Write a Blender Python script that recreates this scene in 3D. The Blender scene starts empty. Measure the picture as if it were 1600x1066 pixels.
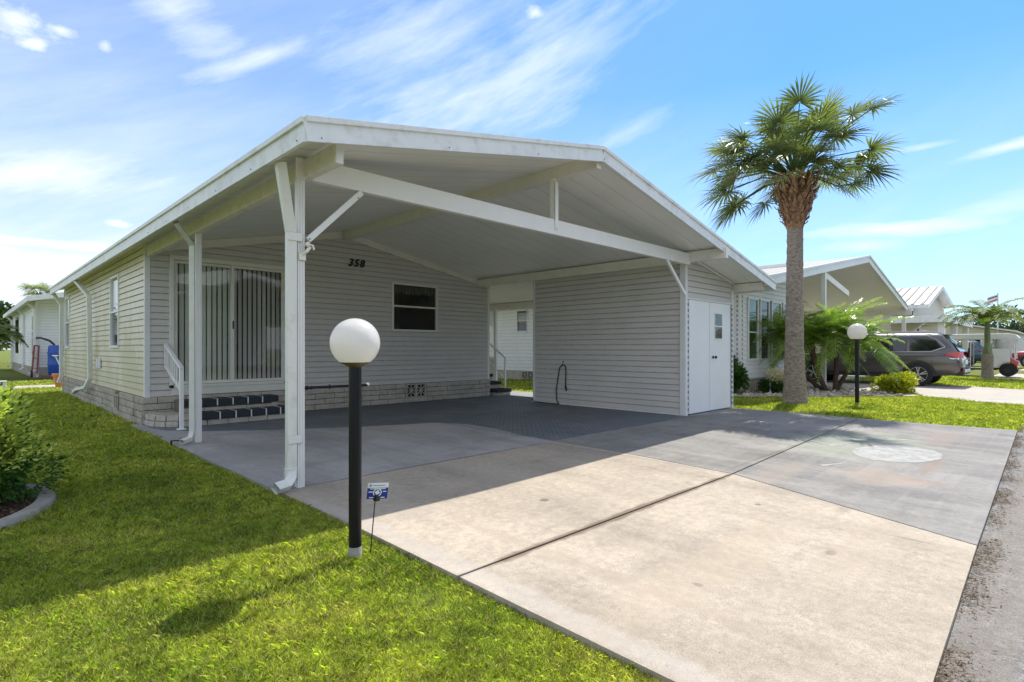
import bpy, bmesh, math, random
import numpy as np
from mathutils import Vector, Matrix
random.seed(7); rng = np.random.default_rng(11)
sc = bpy.context.scene
col = sc.collection
PI = math.pi

# ------------------------------------------------------------------ helpers
def tag(o, label=None, cat=None, group=None, kind=None):
    if label: o['label'] = label
    if cat: o['category'] = cat
    if group: o['group'] = group
    if kind: o['kind'] = kind
    return o
def thing(name, label, cat, loc=(0, 0, 0), rz=0.0, group=None):
    o = bpy.data.objects.new(name, None); col.objects.link(o)
    o.location = loc; o.rotation_euler = (0, 0, rz); o.empty_display_size = .2
    return tag(o, label, cat, group)
def origin(p):
    v = Vector((0, 0, 0))
    while p is not None:
        v += Vector(p.location); p = p.parent
    return v
def clip(poly, a, b, c):            # keep a*x+b*y<=c
    out = []; n = len(poly)
    for i in range(n):
        p, q = poly[i], poly[(i+1) % n]
        fp, fq = a*p[0]+b*p[1]-c, a*q[0]+b*q[1]-c
        if fp <= 1e-9: out.append(p)
        if (fp < -1e-9 and fq > 1e-9) or (fp > 1e-9 and fq < -1e-9):
            t = fp/(fp-fq); out.append((p[0]+t*(q[0]-p[0]), p[1]+t*(q[1]-p[1])))
    return out
class MB:
    def __init__(s): s.v = []; s.f = []; s.m = []; s.cm = 0
    def add(s, vs, fs):
        n = len(s.v); s.v += [tuple(v) for v in vs]
        for f in fs: s.f.append(tuple(n+i for i in f)); s.m.append(s.cm)
        return s
    def box(s, x0, x1, y0, y1, z0, z1):
        return s.add([(x0,y0,z0),(x1,y0,z0),(x1,y1,z0),(x0,y1,z0),(x0,y0,z1),(x1,y0,z1),(x1,y1,z1),(x0,y1,z1)],
                     [(0,3,2,1),(4,5,6,7),(0,1,5,4),(1,2,6,5),(2,3,7,6),(3,0,4,7)])
    def bar(s, p, q, w, h, up=(0,0,1)):
        p, q = Vector(p), Vector(q); d = (q-p).normalized()
        a = d.cross(Vector(up)); a = a.normalized() if a.length > 1e-5 else Vector((1,0,0)); b = a.cross(d).normalized()
        vs = []
        for c in (p, q):
            for i, j in ((-1,-1),(1,-1),(1,1),(-1,1)): vs.append(c + a*(w/2*i) + b*(h/2*j))
        return s.add(vs, [(0,1,2,3),(7,6,5,4),(0,4,5,1),(1,5,6,2),(2,6,7,3),(3,7,4,0)])
    def tube(s, pts, r, n=10, cap=True, sq=None):
        pts = [Vector(p) for p in pts]; R = r if isinstance(r, (list, tuple)) else [r]*len(pts)
        rings = []; up = Vector((0,0,1)); pa = None
        for i, p in enumerate(pts):
            d = (pts[min(i+1, len(pts)-1)] - pts[max(i-1, 0)]).normalized()
            a = d.cross(up)
            if a.length < 1e-3: a = d.cross(Vector((1,0,0)))
            if sq and pa is None: a = Vector((1,0,0))-d*d.x
            if pa is not None: a = pa-d*pa.dot(d)
            a.normalize(); pa = a; b = d.cross(a).normalized()
            if sq: rings.append([p + a*(x*sq[0]/2) + b*(y*sq[1]/2) for x, y in ((-1,-1),(1,-1),(1,1),(-1,1))])
            else: rings.append([p + a*(math.cos(t*2*PI/n)*R[i]) + b*(math.sin(t*2*PI/n)*R[i]) for t in range(n)])
        return s.loft(rings, cap)
    def loft(s, rings, cap=True, closed=True):
        n = len(rings[0]); vs = [v for r in rings for v in r]; fs = []
        for i in range(len(rings)-1):
            for j in range(n if closed else n-1):
                k = (j+1) % n; fs.append((i*n+j, i*n+k, (i+1)*n+k, (i+1)*n+j))
        if cap: fs.append(tuple(range(n))[::-1]); fs.append(tuple((len(rings)-1)*n+j for j in range(n)))
        return s.add(vs, fs)
    def prism(s, poly, z0, z1):
        n = len(poly); g0 = z0 if callable(z0) else (lambda x, y: z0); g1 = z1 if callable(z1) else (lambda x, y: z1)
        vs = [(x, y, g0(x, y)) for x, y in poly] + [(x, y, g1(x, y)) for x, y in poly]
        return s.add(vs, [tuple(range(n))[::-1], tuple(range(n, 2*n))] + [(i, (i+1) % n, n+(i+1) % n, n+i) for i in range(n)])
    def extr(s, pts, vec):            # planar polygon 3d extruded by vec
        n = len(pts); vec = Vector(vec); pts = [Vector(p) for p in pts]
        return s.add(pts + [p+vec for p in pts], [tuple(range(n))[::-1], tuple(range(n, 2*n))] + [(i, (i+1) % n, n+(i+1) % n, n+i) for i in range(n)])
    def lathe(s, prof, c=(0,0,0), n=24, axis='z', cap=True):
        rings = []
        for r, h in prof:
            ring = []
            for t in range(n):
                a = t*2*PI/n; x, y = r*math.cos(a), r*math.sin(a)
                if axis == 'z': ring.append((c[0]+x, c[1]+y, c[2]+h))
                elif axis == 'x': ring.append((c[0]+h, c[1]+x, c[2]+y))
                else: ring.append((c[0]+x, c[1]+h, c[2]+y))
            rings.append(ring)
        return s.loft(rings, cap)
    def sphere(s, c, r, n=32, m=18, z=(1,1,1)):
        return s.lathe([(max(1e-4, r*math.sin(PI*i/m))*z[0], -r*math.cos(PI*i/m)*z[2]) for i in range(m+1)], c, n)
    def build(s, name, mat, parent=None, bevel=0, smooth=False, seg=2, label=None, auto=None):
        o0 = origin(parent); me = bpy.data.meshes.new(name)
        me.from_pydata([(x-o0.x, y-o0.y, z-o0.z) for x, y, z in s.v], [], s.f)
        mats = mat if isinstance(mat, (list, tuple)) else [mat]
        for m in mats: me.materials.append(m)
        if len(mats) > 1: me.polygons.foreach_set('material_index', s.m)
        bm = bmesh.new(); bm.from_mesh(me); bmesh.ops.recalc_face_normals(bm, faces=bm.faces)
        if bevel:
            es = [e for e in bm.edges if len(e.link_faces) == 2 and e.calc_face_angle(0) > .5]
            bmesh.ops.bevel(bm, geom=es, offset=bevel, segments=seg, affect='EDGES', profile=.6)
        if smooth or auto:
            th = auto or .9
            for f in bm.faces: f.smooth = True
            for e in bm.edges: e.smooth = not (len(e.link_faces) == 2 and e.calc_face_angle(0) > th)
        bm.to_mesh(me); bm.free(); me.update()
        o = bpy.data.objects.new(name, me); col.objects.link(o); o.parent = parent
        if label: o['label'] = label
        return o
def npmesh(name, V, F, mat, parent=None, smooth=False, attr=None):
    """V (n,3), F (m,k) with a constant k"""
    o0 = origin(parent); V = V - np.array([o0.x, o0.y, o0.z]); me = bpy.data.meshes.new(name)
    k = F.shape[1]; me.vertices.add(len(V)); me.vertices.foreach_set('co', V.astype(np.float32).ravel())
    me.loops.add(F.size); me.loops.foreach_set('vertex_index', F.astype(np.int32).ravel())
    me.polygons.add(len(F)); me.polygons.foreach_set('loop_start', np.arange(0, F.size, k, dtype=np.int32))
    me.polygons.foreach_set('loop_total', np.full(len(F), k, dtype=np.int32))
    if smooth: me.polygons.foreach_set('use_smooth', np.ones(len(F), dtype=bool))
    me.update(calc_edges=True)
    if attr is not None:
        a = me.attributes.new('tone', 'FLOAT', 'FACE'); a.data.foreach_set('value', attr.astype(np.float32))
    me.materials.append(mat); o = bpy.data.objects.new(name, me); col.objects.link(o); o.parent = parent
    return o

# ------------------------------------------------------------------ materials
class NT:
    def __init__(s, name):
        s.mat = bpy.data.materials.new(name); s.mat.use_nodes = True; s.t = s.mat.node_tree; s.t.nodes.clear()
        s.out = s.n('ShaderNodeOutputMaterial'); s.tc = s.n('ShaderNodeTexCoord')
    def n(s, ty, **kw):
        nd = s.t.nodes.new(ty)
        for k, v in kw.items():
            if k.startswith('i_'): nd.inputs[k[2:].replace('_', ' ')].default_value = v
            else: setattr(nd, k, v)
        return nd
    def l(s, a, b): s.t.links.new(a, b)
    def noise(s, scale, detail=5, rough=.55, vec=None, stretch=None, coord='Object', off=None):
        v = vec or s.tc.outputs[coord]
        if stretch or off:
            m = s.n('ShaderNodeMapping'); m.inputs['Scale'].default_value = stretch or (1,1,1)
            if off: m.inputs['Location'].default_value = off
            s.l(v, m.inputs['Vector']); v = m.outputs[0]
        nd = s.n('ShaderNodeTexNoise'); nd.inputs['Scale'].default_value = scale; nd.inputs['Detail'].default_value = detail; nd.inputs['Roughness'].default_value = rough
        s.l(v, nd.inputs['Vector']); return nd.outputs['Fac']
    def ramp(s, fac, stops):
        r = s.n('ShaderNodeValToRGB'); cr = r.color_ramp
        while len(cr.elements) > 1: cr.elements.remove(cr.elements[0])
        for i, (p, c) in enumerate(stops):
            e = cr.elements[0] if i == 0 else cr.elements.new(p)
            e.position = p; e.color = (c, c, c, 1) if isinstance(c, (int, float)) else (*c, 1)
        s.l(fac, r.inputs[0]); return r.outputs[0]
    def mix(s, fac, a, b, mode='MIX'):
        m = s.n('ShaderNodeMix', data_type='RGBA', blend_type=mode)
        for inp, v in ((m.inputs[0], fac), (m.inputs[6], a), (m.inputs[7], b)):
            if isinstance(v, (int, float)): inp.default_value = v if inp == m.inputs[0] else (v, v, v, 1)
            elif isinstance(v, (tuple, list)): inp.default_value = (*v, 1)
            else: s.l(v, inp)
        return m.outputs[2]
    def math(s, op, a, b=0.0, c=None):
        m = s.n('ShaderNodeMath', operation=op)
        for i, v in enumerate((a, b) if c is None else (a, b, c)):
            if isinstance(v, (int, float)): m.inputs[i].default_value = v
            else: s.l(v, m.inputs[i])
        return m.outputs[0]
    def bump(s, h, strength=.3, dist=.01, nrm=None):
        b = s.n('ShaderNodeBump'); b.inputs['Strength'].default_value = strength; b.inputs['Distance'].default_value = dist
        s.l(h, b.inputs['Height'])
        if nrm: s.l(nrm, b.inputs['Normal'])
        return b.outputs[0]
    def pbr(s, color, rough=.6, normal=None, metallic=0, spec=.5, coat=0, trans=0, alpha=None, sub=0):
        p = s.n('ShaderNodeBsdfPrincipled')
        for key, v in (('Base Color', color), ('Roughness', rough)):
            if isinstance(v, (int, float)): p.inputs[key].default_value = v
            elif isinstance(v, (tuple, list)): p.inputs[key].default_value = (*v, 1)
            else: s.l(v, p.inputs[key])
        p.inputs['Metallic'].default_value = metallic; p.inputs['Specular IOR Level'].default_value = spec
        p.inputs['Coat Weight'].default_value = coat; p.inputs['Coat Roughness'].default_value = .04; p.inputs['Transmission Weight'].default_value = trans
        if sub: p.inputs['Subsurface Weight'].default_value = sub; p.inputs['Subsurface Radius'].default_value = (.05,.05,.05)
        if normal: s.l(normal, p.inputs['Normal'])
        return p
    def done(s, sh): s.l(sh if not hasattr(sh, 'outputs') else sh.outputs[0], s.out.inputs[0]); return s.mat
def simple(name, c, rough=.5, var=.12, scale=6, metallic=0, spec=.5, coat=0, bump=0, bscale=40, stretch=None, dirt=None, dirtc=(.2,.17,.1)):
    t = NT(name); f = t.noise(scale, stretch=stretch)
    lo = tuple(x*(1-var) for x in c); hi = tuple(min(1, x*(1+var)) for x in c)
    cc = t.ramp(f, [(.3, lo), (.7, hi)])
    if dirt:
        d = t.ramp(t.noise(dirt[0], 6, .65, off=(3,1,7)), [(dirt[1], 0.0), (dirt[2], dirt[3])]); cc = t.mix(d, cc, dirtc)
    nr = t.bump(t.noise(bscale, 4), bump, .01) if bump else None
    return t.done(t.pbr(cc, rough, nr, metallic, spec, coat))
def leafmat(name, c1, c2, rough=.45, trans=.35, scale=3, tip=None):
    t = NT(name); a = t.n('ShaderNodeAttribute', attribute_name='tone')
    cc = t.mix(a.outputs['Fac'], c1, c2)
    n = t.ramp(t.noise(scale, 3), [(.3, .7), (.7, 1.2)]); cc = t.mix(1.0, cc, n, 'MULTIPLY')
    p = t.pbr(cc, rough, spec=.4); tr = t.n('ShaderNodeBsdfTranslucent'); c3 = t.mix(1.0, cc, (1.3,1.5,.5), 'MULTIPLY'); t.l(c3, tr.inputs[0])
    m = t.n('ShaderNodeMixShader'); m.inputs[0].default_value = trans; t.l(p.outputs[0], m.inputs[1]); t.l(tr.outputs[0], m.inputs[2])
    return t.done(m)
def concrete(name, base, tint, streak=.25, coarse=.25, speck=.5, stain=None, rough=.85, tiles=0):
    t = NT(name)
    big = t.ramp(t.noise(.55, 6, .6), [(.3, 0.0), (.7, 1.0)])
    c = t.mix(big, base, tint)
    st = t.ramp(t.noise(1.6, 6, .7, stretch=(1, .28, 1), off=(4,2,0)), [(.42, 1.0), (.72, 1-streak)])
    c = t.mix(1.0, c, st, 'MULTIPLY')
    st2 = t.ramp(t.noise(2.3, 7, .7, stretch=(.35, 1, 1), off=(14,2,0)), [(.5, 1.0), (.75, 1-streak*.7)])
    c = t.mix(1.0, c, st2, 'MULTIPLY')
    fine = t.ramp(t.noise(170, 3, .8), [(.3, 1-coarse), (.7, 1+coarse*.5)]); c = t.mix(1.0, c, fine, 'MULTIPLY')
    fm = t.ramp(t.noise(19, 5, .7), [(.32, 1-coarse*.45), (.68, 1+coarse*.2)]); c = t.mix(1.0, c, fm, 'MULTIPLY')
    vo = t.n('ShaderNodeTexVoronoi'); vo.inputs['Scale'].default_value = 26; t.l(t.tc.outputs['Object'], vo.inputs['Vector'])
    vm = t.ramp(vo.outputs['Distance'], [(.06, 1-speck), (.13, 1.0)])
    sel = t.ramp(t.noise(31, 2), [(.6, 0.0), (.68, 1.0)]); vm2 = t.mix(sel, 1.0, vm); c = t.mix(1.0, c, vm2, 'MULTIPLY')
    if tiles:
        bk_ = t.n('ShaderNodeTexBrick'); t.l(t.tc.outputs['Object'], bk_.inputs['Vector']); bk_.inputs['Scale'].default_value = 1.0; bk_.inputs['Brick Width'].default_value = .46; bk_.inputs['Row Height'].default_value = .24; bk_.inputs['Mortar Size'].default_value = .03; bk_.inputs['Mortar Smooth'].default_value = 1.0
        bk_.inputs['Color1'].default_value = (.84,.84,.85,1); bk_.inputs['Color2'].default_value = (1.04,1.03,1.02,1); bk_.inputs['Mortar'].default_value = (1.06,1.05,1.04,1)
        c = t.mix(t.ramp(t.noise(1.1, 5, .7, off=(2,9,0)), [(.35,tiles*.25),(.65,tiles)]), c, t.mix(1.0, c, bk_.outputs[0], 'MULTIPLY'))
    if stain:
        for (cx, cy, rx, ry, colr, amt) in stain:
            mp = t.n('ShaderNodeMapping'); mp.vector_type = 'TEXTURE'; mp.inputs['Location'].default_value = (cx, cy, 0); mp.inputs['Scale'].default_value = (rx, ry, 1e6)
            t.l(t.tc.outputs['Object'], mp.inputs['Vector']); ln = t.n('ShaderNodeVectorMath', operation='LENGTH'); t.l(mp.outputs[0], ln.inputs[0])
            d = t.math('ADD', ln.outputs['Value'], t.math('MULTIPLY', t.math('SUBTRACT', t.noise(3.5, 6, .65, off=(cx,0,0)), .5), 1.6))
            k = t.ramp(d, [(.55, amt), (1.0, 0.0)]); c = t.mix(k, c, colr)
    h = t.noise(130, 3, .6)
    return t.done(t.pbr(c, rough, t.bump(h, .35, .004), spec=.25))
M = {}
M['fascia'] = simple('white painted metal', (.74,.76,.76), .42, .05, 3, dirt=(6,.50,.74,.55), dirtc=(.42,.39,.30))
M['eavebeam'] = simple('mildewed cream metal', (.77,.73,.67), .5, .06, 4, dirt=(9,.52,.78,.6), dirtc=(.42,.33,.23))
M['white'] = simple('white aluminium', (.80,.80,.79), .4, .03, 5, dirt=(11,.62,.8,.25), dirtc=(.45,.44,.36))
M['downspout'] = simple('weathered downspout', (.74,.75,.70), .45, .05, 3, stretch=(1,1,.2), dirt=(7,.52,.76,.5), dirtc=(.46,.45,.33))
M['beam'] = simple('cream beam', (.78,.75,.68), .45, .05, 3, dirt=(7,.56,.78,.4), dirtc=(.46,.38,.26))
M['trim'] = simple('trim', (.74,.74,.74), .45, .04, 4)
M['frame'] = simple('window frame', (.74,.73,.68), .45, .05, 5)
M['rooftop'] = simple('white roof coating', (.72,.72,.70), .6, .1, 2)
M['dark'] = simple('black rubber', (.015,.015,.017), .5, .2, 20)
M['blackmetal'] = simple('black painted metal', (.006,.006,.009), .36, .3, 14, spec=.3, dirt=(60,.73,.77,.5), dirtc=(.15,.15,.15))
M['chrome'] = simple('bright metal', (.7,.7,.7), .25, .05, 10, metallic=.9)
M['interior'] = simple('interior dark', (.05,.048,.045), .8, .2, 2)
M['blinds'] = simple('vertical blind', (.86,.84,.81), .6, .04, 3)
def soffit():
    t = NT('soffit panels'); w = t.n('ShaderNodeTexWave'); w.wave_type = 'BANDS'; w.bands_direction = 'Y'; w.inputs['Scale'].default_value = 1.03
    w.inputs['Distortion'].default_value = 0; t.l(t.tc.outputs['Object'], w.inputs['Vector'])
    line = t.ramp(w.outputs['Fac'], [(0, .86), (.05, 1.0)])
    c = t.ramp(t.noise(1.3, 5), [(.3, (.82,.81,.77)), (.7, (.89,.89,.86))]); c = t.mix(1.0, c, line, 'MULTIPLY')
    h = t.ramp(w.outputs['Fac'], [(0, 0.0), (.08, 1.0)])
    return t.done(t.pbr(c, .38, t.bump(h, .5, .004), spec=.5))
M['soffit'] = soffit()
GROOVE = {}
def siding_mat(name, c, algae=False, green=0.0):
    t = NT(name); cc = t.ramp(t.noise(2.2, 5), [(.3, tuple(x*.96 for x in c)), (.7, tuple(x*1.04 for x in c))])
    pl = t.ramp(t.noise(9, 2, stretch=(.05,.05,1)), [(.3,.96),(.7,1.03)]); cc = t.mix(1.0, cc, pl, 'MULTIPLY')
    if algae:
        sp = t.n('ShaderNodeSeparateXYZ'); t.l(t.tc.outputs['Object'], sp.inputs[0])
        zz = t.n('ShaderNodeMapRange'); zz.inputs[1].default_value = 2.6; zz.inputs[2].default_value = .5; t.l(sp.outputs[2], zz.inputs[0])
        n1 = t.noise(1.1, 7, .7, stretch=(1,1,.6)); n2 = t.noise(7, 5, .7)
        k = t.math('MULTIPLY', t.math('ADD', n1, t.math('MULTIPLY', n2, .5)), t.math('ADD', t.math('MULTIPLY', zz.outputs[0], .5), .62))
        kk = t.ramp(k, [(.50, 0.0), (.84, .75)])
        cc = t.mix(kk, cc, (.50,.47,.25)); m2 = t.ramp(t.noise(3.3, 6, .75, off=(8,8,8)), [(.60,0.0),(.78,.5)]); cc = t.mix(m2, cc, (.42,.36,.24))
    m_ = t.done(t.pbr(cc, .5, t.bump(t.noise(120, 2, stretch=(.1,.1,1)), .12, .003), spec=.35))
    return [m_, simple(name+' lap groove shade and grime', tuple(x*(.70 if algae else .76) for x in c[:2])+(c[2]*(.60 if algae else .76),), .7, .2, 9)]  # groove tone darkened for the shade under each lap, plus dirt
M['siding'] = siding_mat('vinyl siding', (.61,.58,.555))
M['siding_side'] = siding_mat('skylit vinyl siding with algae', (.78,.73,.63), True)  # same siding as the front, colour lightened for open skylight, with algae
M['siding_white'] = siding_mat('white vinyl siding', (.84,.85,.87))
M['siding_beige'] = siding_mat('beige vinyl siding', (.62,.56,.42))
def block_mat(name, c, dirtamt=.5):
    t = NT(name); cc = t.ramp(t.noise(5, 6, .7), [(.3, tuple(x*.75 for x in c)), (.7, tuple(min(1,x*1.12) for x in c))])
    g = t.ramp(t.noise(1.7, 6, .7, off=(5,5,5)), [(.5,0.0),(.75,dirtamt)]); cc = t.mix(g, cc, (.18,.15,.10))
    f = t.ramp(t.noise(60, 3), [(.3,.82),(.7,1.1)]); cc = t.mix(1.0, cc, f, 'MULTIPLY')
    return t.done(t.pbr(cc, .9, t.bump(t.noise(28, 6, .7), .9, .02), spec=.2))
for k_ in ('siding','siding_side','siding_white','siding_beige'):
    pass
M['block'] = block_mat('split face block', (.50,.46,.38), .6)
M['block_front'] = block_mat('painted split face block', (.56,.52,.45), .1)
M['mortar'] = simple('mortar', (.16,.14,.115), .9, .2, 20)
M['slab_beige'] = concrete('beige concrete', (.54,.465,.375), (.475,.41,.33), .30, .42, .7, stain=[(2.46,1.9,.085,1.5,(.33,.27,.21),.38),(2.95,1.7,.07,1.2,(.36,.3,.23),.25),(3.25,2.9,.05,.04,(.12,.09,.07),.7),(2.7,1.35,.03,.04,(.14,.1,.08),.7),(4.4,1.7,.04,.03,(.14,.1,.08),.7),(3.7,1.0,.06,.03,(.2,.15,.12),.6),(2.3,3.3,.25,.12,(.3,.27,.24),.4),(4.35,.75,.02,.22,(.2,.16,.13),.6),(3.9,2.9,.08,1.0,(.36,.3,.24),.3),(3.55,2.27,2.4,.055,(.15,.11,.08),.85),(5.2,3.4,.05,1.5,(.25,.21,.18),.5),(4.9,1.2,.35,.06,(.2,.18,.16),.4),(1.95,2.3,.10,2.4,(.44,.41,.38),.4),(3.4,3.7,1.4,.25,(.42,.35,.27),.3),(3.0,1.4,1.6,.22,(.40,.33,.25),.35),(4.0,.9,1.2,.16,(.42,.35,.27),.35)])
M['slab_shade'] = concrete('grey concrete', (.50,.475,.46), (.40,.385,.38), .35, .28, .5, stain=[(3.6,6.2,.08,1.6,(.3,.29,.29),.4),(4.4,5.6,1.2,.06,(.3,.29,.29),.35),(3.6,4.62,1.8,.03,(.12,.11,.11),.6),(3.1,7.2,.9,.1,(.33,.32,.32),.35),(2.3,6.6,.8,.7,(.24,.22,.22),.4),(2.2,4.2,.5,.5,(.2,.2,.21),.5),(2.0,3.9,.35,.3,(.12,.12,.13),.5)])
M['slab_light'] = concrete('pale grey concrete', (.36,.348,.33), (.285,.275,.262), .42, .34, .7,
    stain=[(7.5,2.38,2.5,.035,(.14,.11,.09),.6),(4.85,1.1,.05,1.0,(.24,.22,.19),.5),(7,1.9,.10,1.2,(.30,.27,.23),.35),(8.9,1.2,.09,1.0,(.30,.27,.24),.4),(7.2,1.0,.6,.10,(.27,.20,.15),.45),(6.3,.95,.12,.25,(.24,.17,.13),.4),(9.9,1.9,.12,1.0,(.28,.26,.24),.45),(5.9,3.0,.1,1.2,(.33,.30,.27),.35),(8.1,1.9,1.5,.9,(.36,.42,.30),.3),(6.2,1.25,.5,.45,(.36,.29,.23),.5),(9.6,1.2,1.1,.25,(.28,.23,.20),.6),(5.6,2.0,.9,.2,(.32,.27,.22),.4),(10.3,1.6,.25,.8,(.30,.28,.26),.45)], tiles=.9)
M['slab_dkgrey'] = concrete('painted grey concrete', (.40,.40,.39), (.31,.32,.33), .25, .2, .4)
def paver_mat():
    t = NT('blue grey stamped paint'); mp = t.n('ShaderNodeMapping'); mp.inputs['Rotation'].default_value = (0,0,PI/4); t.l(t.tc.outputs['Object'], mp.inputs['Vector'])
    b = t.n('ShaderNodeTexBrick'); t.l(mp.outputs[0], b.inputs['Vector']); b.inputs['Scale'].default_value = 3.6; b.inputs['Mortar Size'].default_value = .03
    b.inputs['Color1'].default_value = (.14,.16,.19,1); b.inputs['Color2'].default_value = (.20,.22,.245,1); b.inputs['Mortar'].default_value = (.07,.08,.10,1)
    w = t.ramp(t.noise(.7, 6, .6), [(.5, 0.0), (.72, .65)]); c = t.mix(w, b.outputs[0], (.25,.25,.25))
    f = t.ramp(t.noise(50, 4, .7), [(.3,.75),(.7,1.2)]); c = t.mix(1.0, c, f, 'MULTIPLY')
    h = t.math('ADD', b.outputs['Fac'], t.math('MULTIPLY', t.noise(60,4), -.6))
    return t.done(t.pbr(c, .62, t.bump(h, -.6, .008), spec=.4))
M['paver'] = paver_mat()
M['street'] = concrete('street', (.36,.355,.35), (.28,.275,.275), .25, .9, .9, stain=[(5.0,.25,9,.16,(.20,.17,.13),.5)])
M['path'] = concrete('path', (.50,.46,.41), (.45,.41,.36), .15, .15, .3)
M['soil'] = simple('lawn soil', (.10,.105,.035), .95, .45, 5, bump=.8, bscale=40, dirt=(1.5,.5,.7,.6), dirtc=(.20,.17,.07))
def farlawn():
    t = NT('lawn far'); c = t.ramp(t.noise(.6, 6, .7), [(.3,(.11,.15,.03)),(.55,(.17,.20,.035)),(.75,(.24,.24,.06))])
    f = t.ramp(t.noise(22, 5, .75, stretch=(1,1,1)), [(.3,.55),(.7,1.35)]); c = t.mix(1.0, c, f, 'MULTIPLY')
    return t.done(t.pbr(c, .9, t.bump(t.noise(60, 4), 1.0, .03), spec=.15))
M['farlawn'] = farlawn()
M['mulch'] = simple('mulch', (.07,.035,.02), .95, .5, 40, bump=1, bscale=60)
M['curb'] = simple('bed curb concrete', (.33,.31,.29), .9, .2, 8, bump=.4, bscale=60, dirt=(5,.5,.75,.4), dirtc=(.12,.11,.09))
def grass_mat():
    t = NT('grass blades'); a = t.n('ShaderNodeAttribute', attribute_name='tone')
    pos = t.n('ShaderNodeNewGeometry').outputs['Position']
    big = t.noise(1.3, 6, .7, vec=pos); g = t.ramp(big, [(.3,(.13,.21,.025)),(.45,(.30,.385,.045)),(.58,(.50,.53,.09)),(.72,(.68,.60,.28))]); g = t.mix(1.0, g, t.ramp(t.noise(11, 4, .7, vec=pos), [(.34,.50),(.5,.95),(.66,1.35)]), 'MULTIPLY')
    c = t.mix(t.ramp(a.outputs['Fac'], [(0,0.0),(.74,.12),(.80,.85),(1,1.0)]), g, (.50,.45,.21))
    v = t.math('ADD', t.math('MULTIPLY', t.math('FRACT', t.math('MULTIPLY', a.outputs['Fac'], 7.3)), .9), .5); c = t.mix(1.0, c, v, 'MULTIPLY')
    p = t.pbr(c, .5, spec=.3); tr = t.n('ShaderNodeBsdfTranslucent'); t.l(t.mix(1.0, c, (1.3,1.5,.5), 'MULTIPLY'), tr.inputs[0])
    m = t.n('ShaderNodeMixShader'); m.inputs[0].default_value = .5; t.l(p.outputs[0], m.inputs[1]); t.l(tr.outputs[0], m.inputs[2]); return t.done(m)
M['grass'] = grass_mat()
def glass_mat(name, tint=(.8,.85,.85), amt=.35, rough=.02):
    t = NT(name); g = t.n('ShaderNodeBsdfGlossy'); g.inputs['Roughness'].default_value = rough; g.inputs[0].default_value = (1,1,1,1)
    tr = t.n('ShaderNodeBsdfTransparent'); tr.inputs[0].default_value = (*tint, 1)
    fr = t.n('ShaderNodeLayerWeight'); fr.inputs['Blend'].default_value = .5
    f = t.math('ADD', t.math('MULTIPLY', t.math('POWER', fr.outputs['Facing'], 4.0), .6), amt)
    m = t.n('ShaderNodeMixShader'); t.l(f, m.inputs[0]); t.l(tr.outputs[0], m.inputs[1]); t.l(g.outputs[0], m.inputs[2]); return t.done(m)
M['glass'] = glass_mat('window glass', (.9,.92,.9), .035)
M['glass_dark'] = glass_mat('screened glass', (.84,.84,.84), .03)
def darkglass(name, c, spec=.8):
    t = NT(name); w = t.n('ShaderNodeTexWave'); w.wave_type='BANDS'; w.bands_direction='Z'; w.inputs['Scale'].default_value=9; t.l(t.tc.outputs['Object'], w.inputs['Vector'])
    cc = t.mix(t.ramp(t.noise(3,3),[(.4,0.0),(.6,1.0)]), tuple(x*.5 for x in c), c); return t.done(t.pbr(cc, .04, spec=spec))
M['dglass'] = darkglass('dark glazing', (.02,.022,.022)); M['gglass'] = darkglass('green tinted glazing', (.07,.13,.06)); M['cglass'] = darkglass('car glass', (.012,.016,.022), 1.0)
def opal():
    t = NT('opal globe'); sp = t.n('ShaderNodeSeparateXYZ'); t.l(t.tc.outputs['Object'], sp.inputs[0])
    c = t.mix(t.ramp(t.noise(14,4),[(.45,0.0),(.75,.10)]), (.84,.84,.84), (.6,.5,.34))
    p = t.pbr(c, .22, spec=.5, coat=.3); tr = t.n('ShaderNodeBsdfTranslucent'); tr.inputs[0].default_value = (.86,.83,.78,1)
    m = t.n('ShaderNodeMixShader'); m.inputs[0].default_value = .45; t.l(p.outputs[0], m.inputs[1]); t.l(tr.outputs[0], m.inputs[2]); return t.done(m)
M['opal'] = opal()
M['trunk'] = simple('palm trunk', (.27,.225,.185), .95, .45, 14, bump=1, bscale=24, stretch=(1,1,2.2), dirt=(2.5,.52,.7,.4), dirtc=(.2,.22,.14))
M['boot'] = simple('palm boots', (.28,.16,.09), .9, .6, 12, bump=.6, bscale=50)
M['bark'] = simple('dark bark', (.09,.055,.04), .95, .4, 12, bump=1, bscale=40)
M['fan'] = leafmat('fan palm leaf', (.09,.13,.07), (.30,.32,.15), .38, .38)
M['frond'] = leafmat('date palm frond', (.15,.25,.05), (.36,.46,.12), .28, .45)
M['frond2'] = leafmat('bottle palm frond', (.07,.13,.03), (.20,.24,.05), .6, .35)
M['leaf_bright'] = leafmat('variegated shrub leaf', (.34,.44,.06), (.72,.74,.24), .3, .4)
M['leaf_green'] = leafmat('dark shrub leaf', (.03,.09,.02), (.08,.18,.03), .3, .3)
M['leaf_yellow'] = leafmat('yellow croton leaf', (.28,.34,.03), (.62,.58,.06), .35, .35)
M['petal'] = leafmat('pale flowers', (.62,.55,.42), (.80,.70,.58), .6, .3)
M['leaf_dark'] = leafmat('far tree leaf', (.03,.06,.025), (.07,.11,.035), .6, .25)
M['litter'] = leafmat('dry leaf litter', (.07,.055,.045), (.26,.19,.13), .9, .1)
M['carpaint'] = simple('grey car paint', (.115,.105,.098), .32, .05, 2, metallic=.6, coat=1)
M['redpaint'] = simple('red car paint', (.28,.012,.02), .3, .05, 2, metallic=.3, coat=1)
M['bluepaint'] = simple('blue car paint', (.02,.07,.12), .3, .05, 2, metallic=.3, coat=1)
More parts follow.
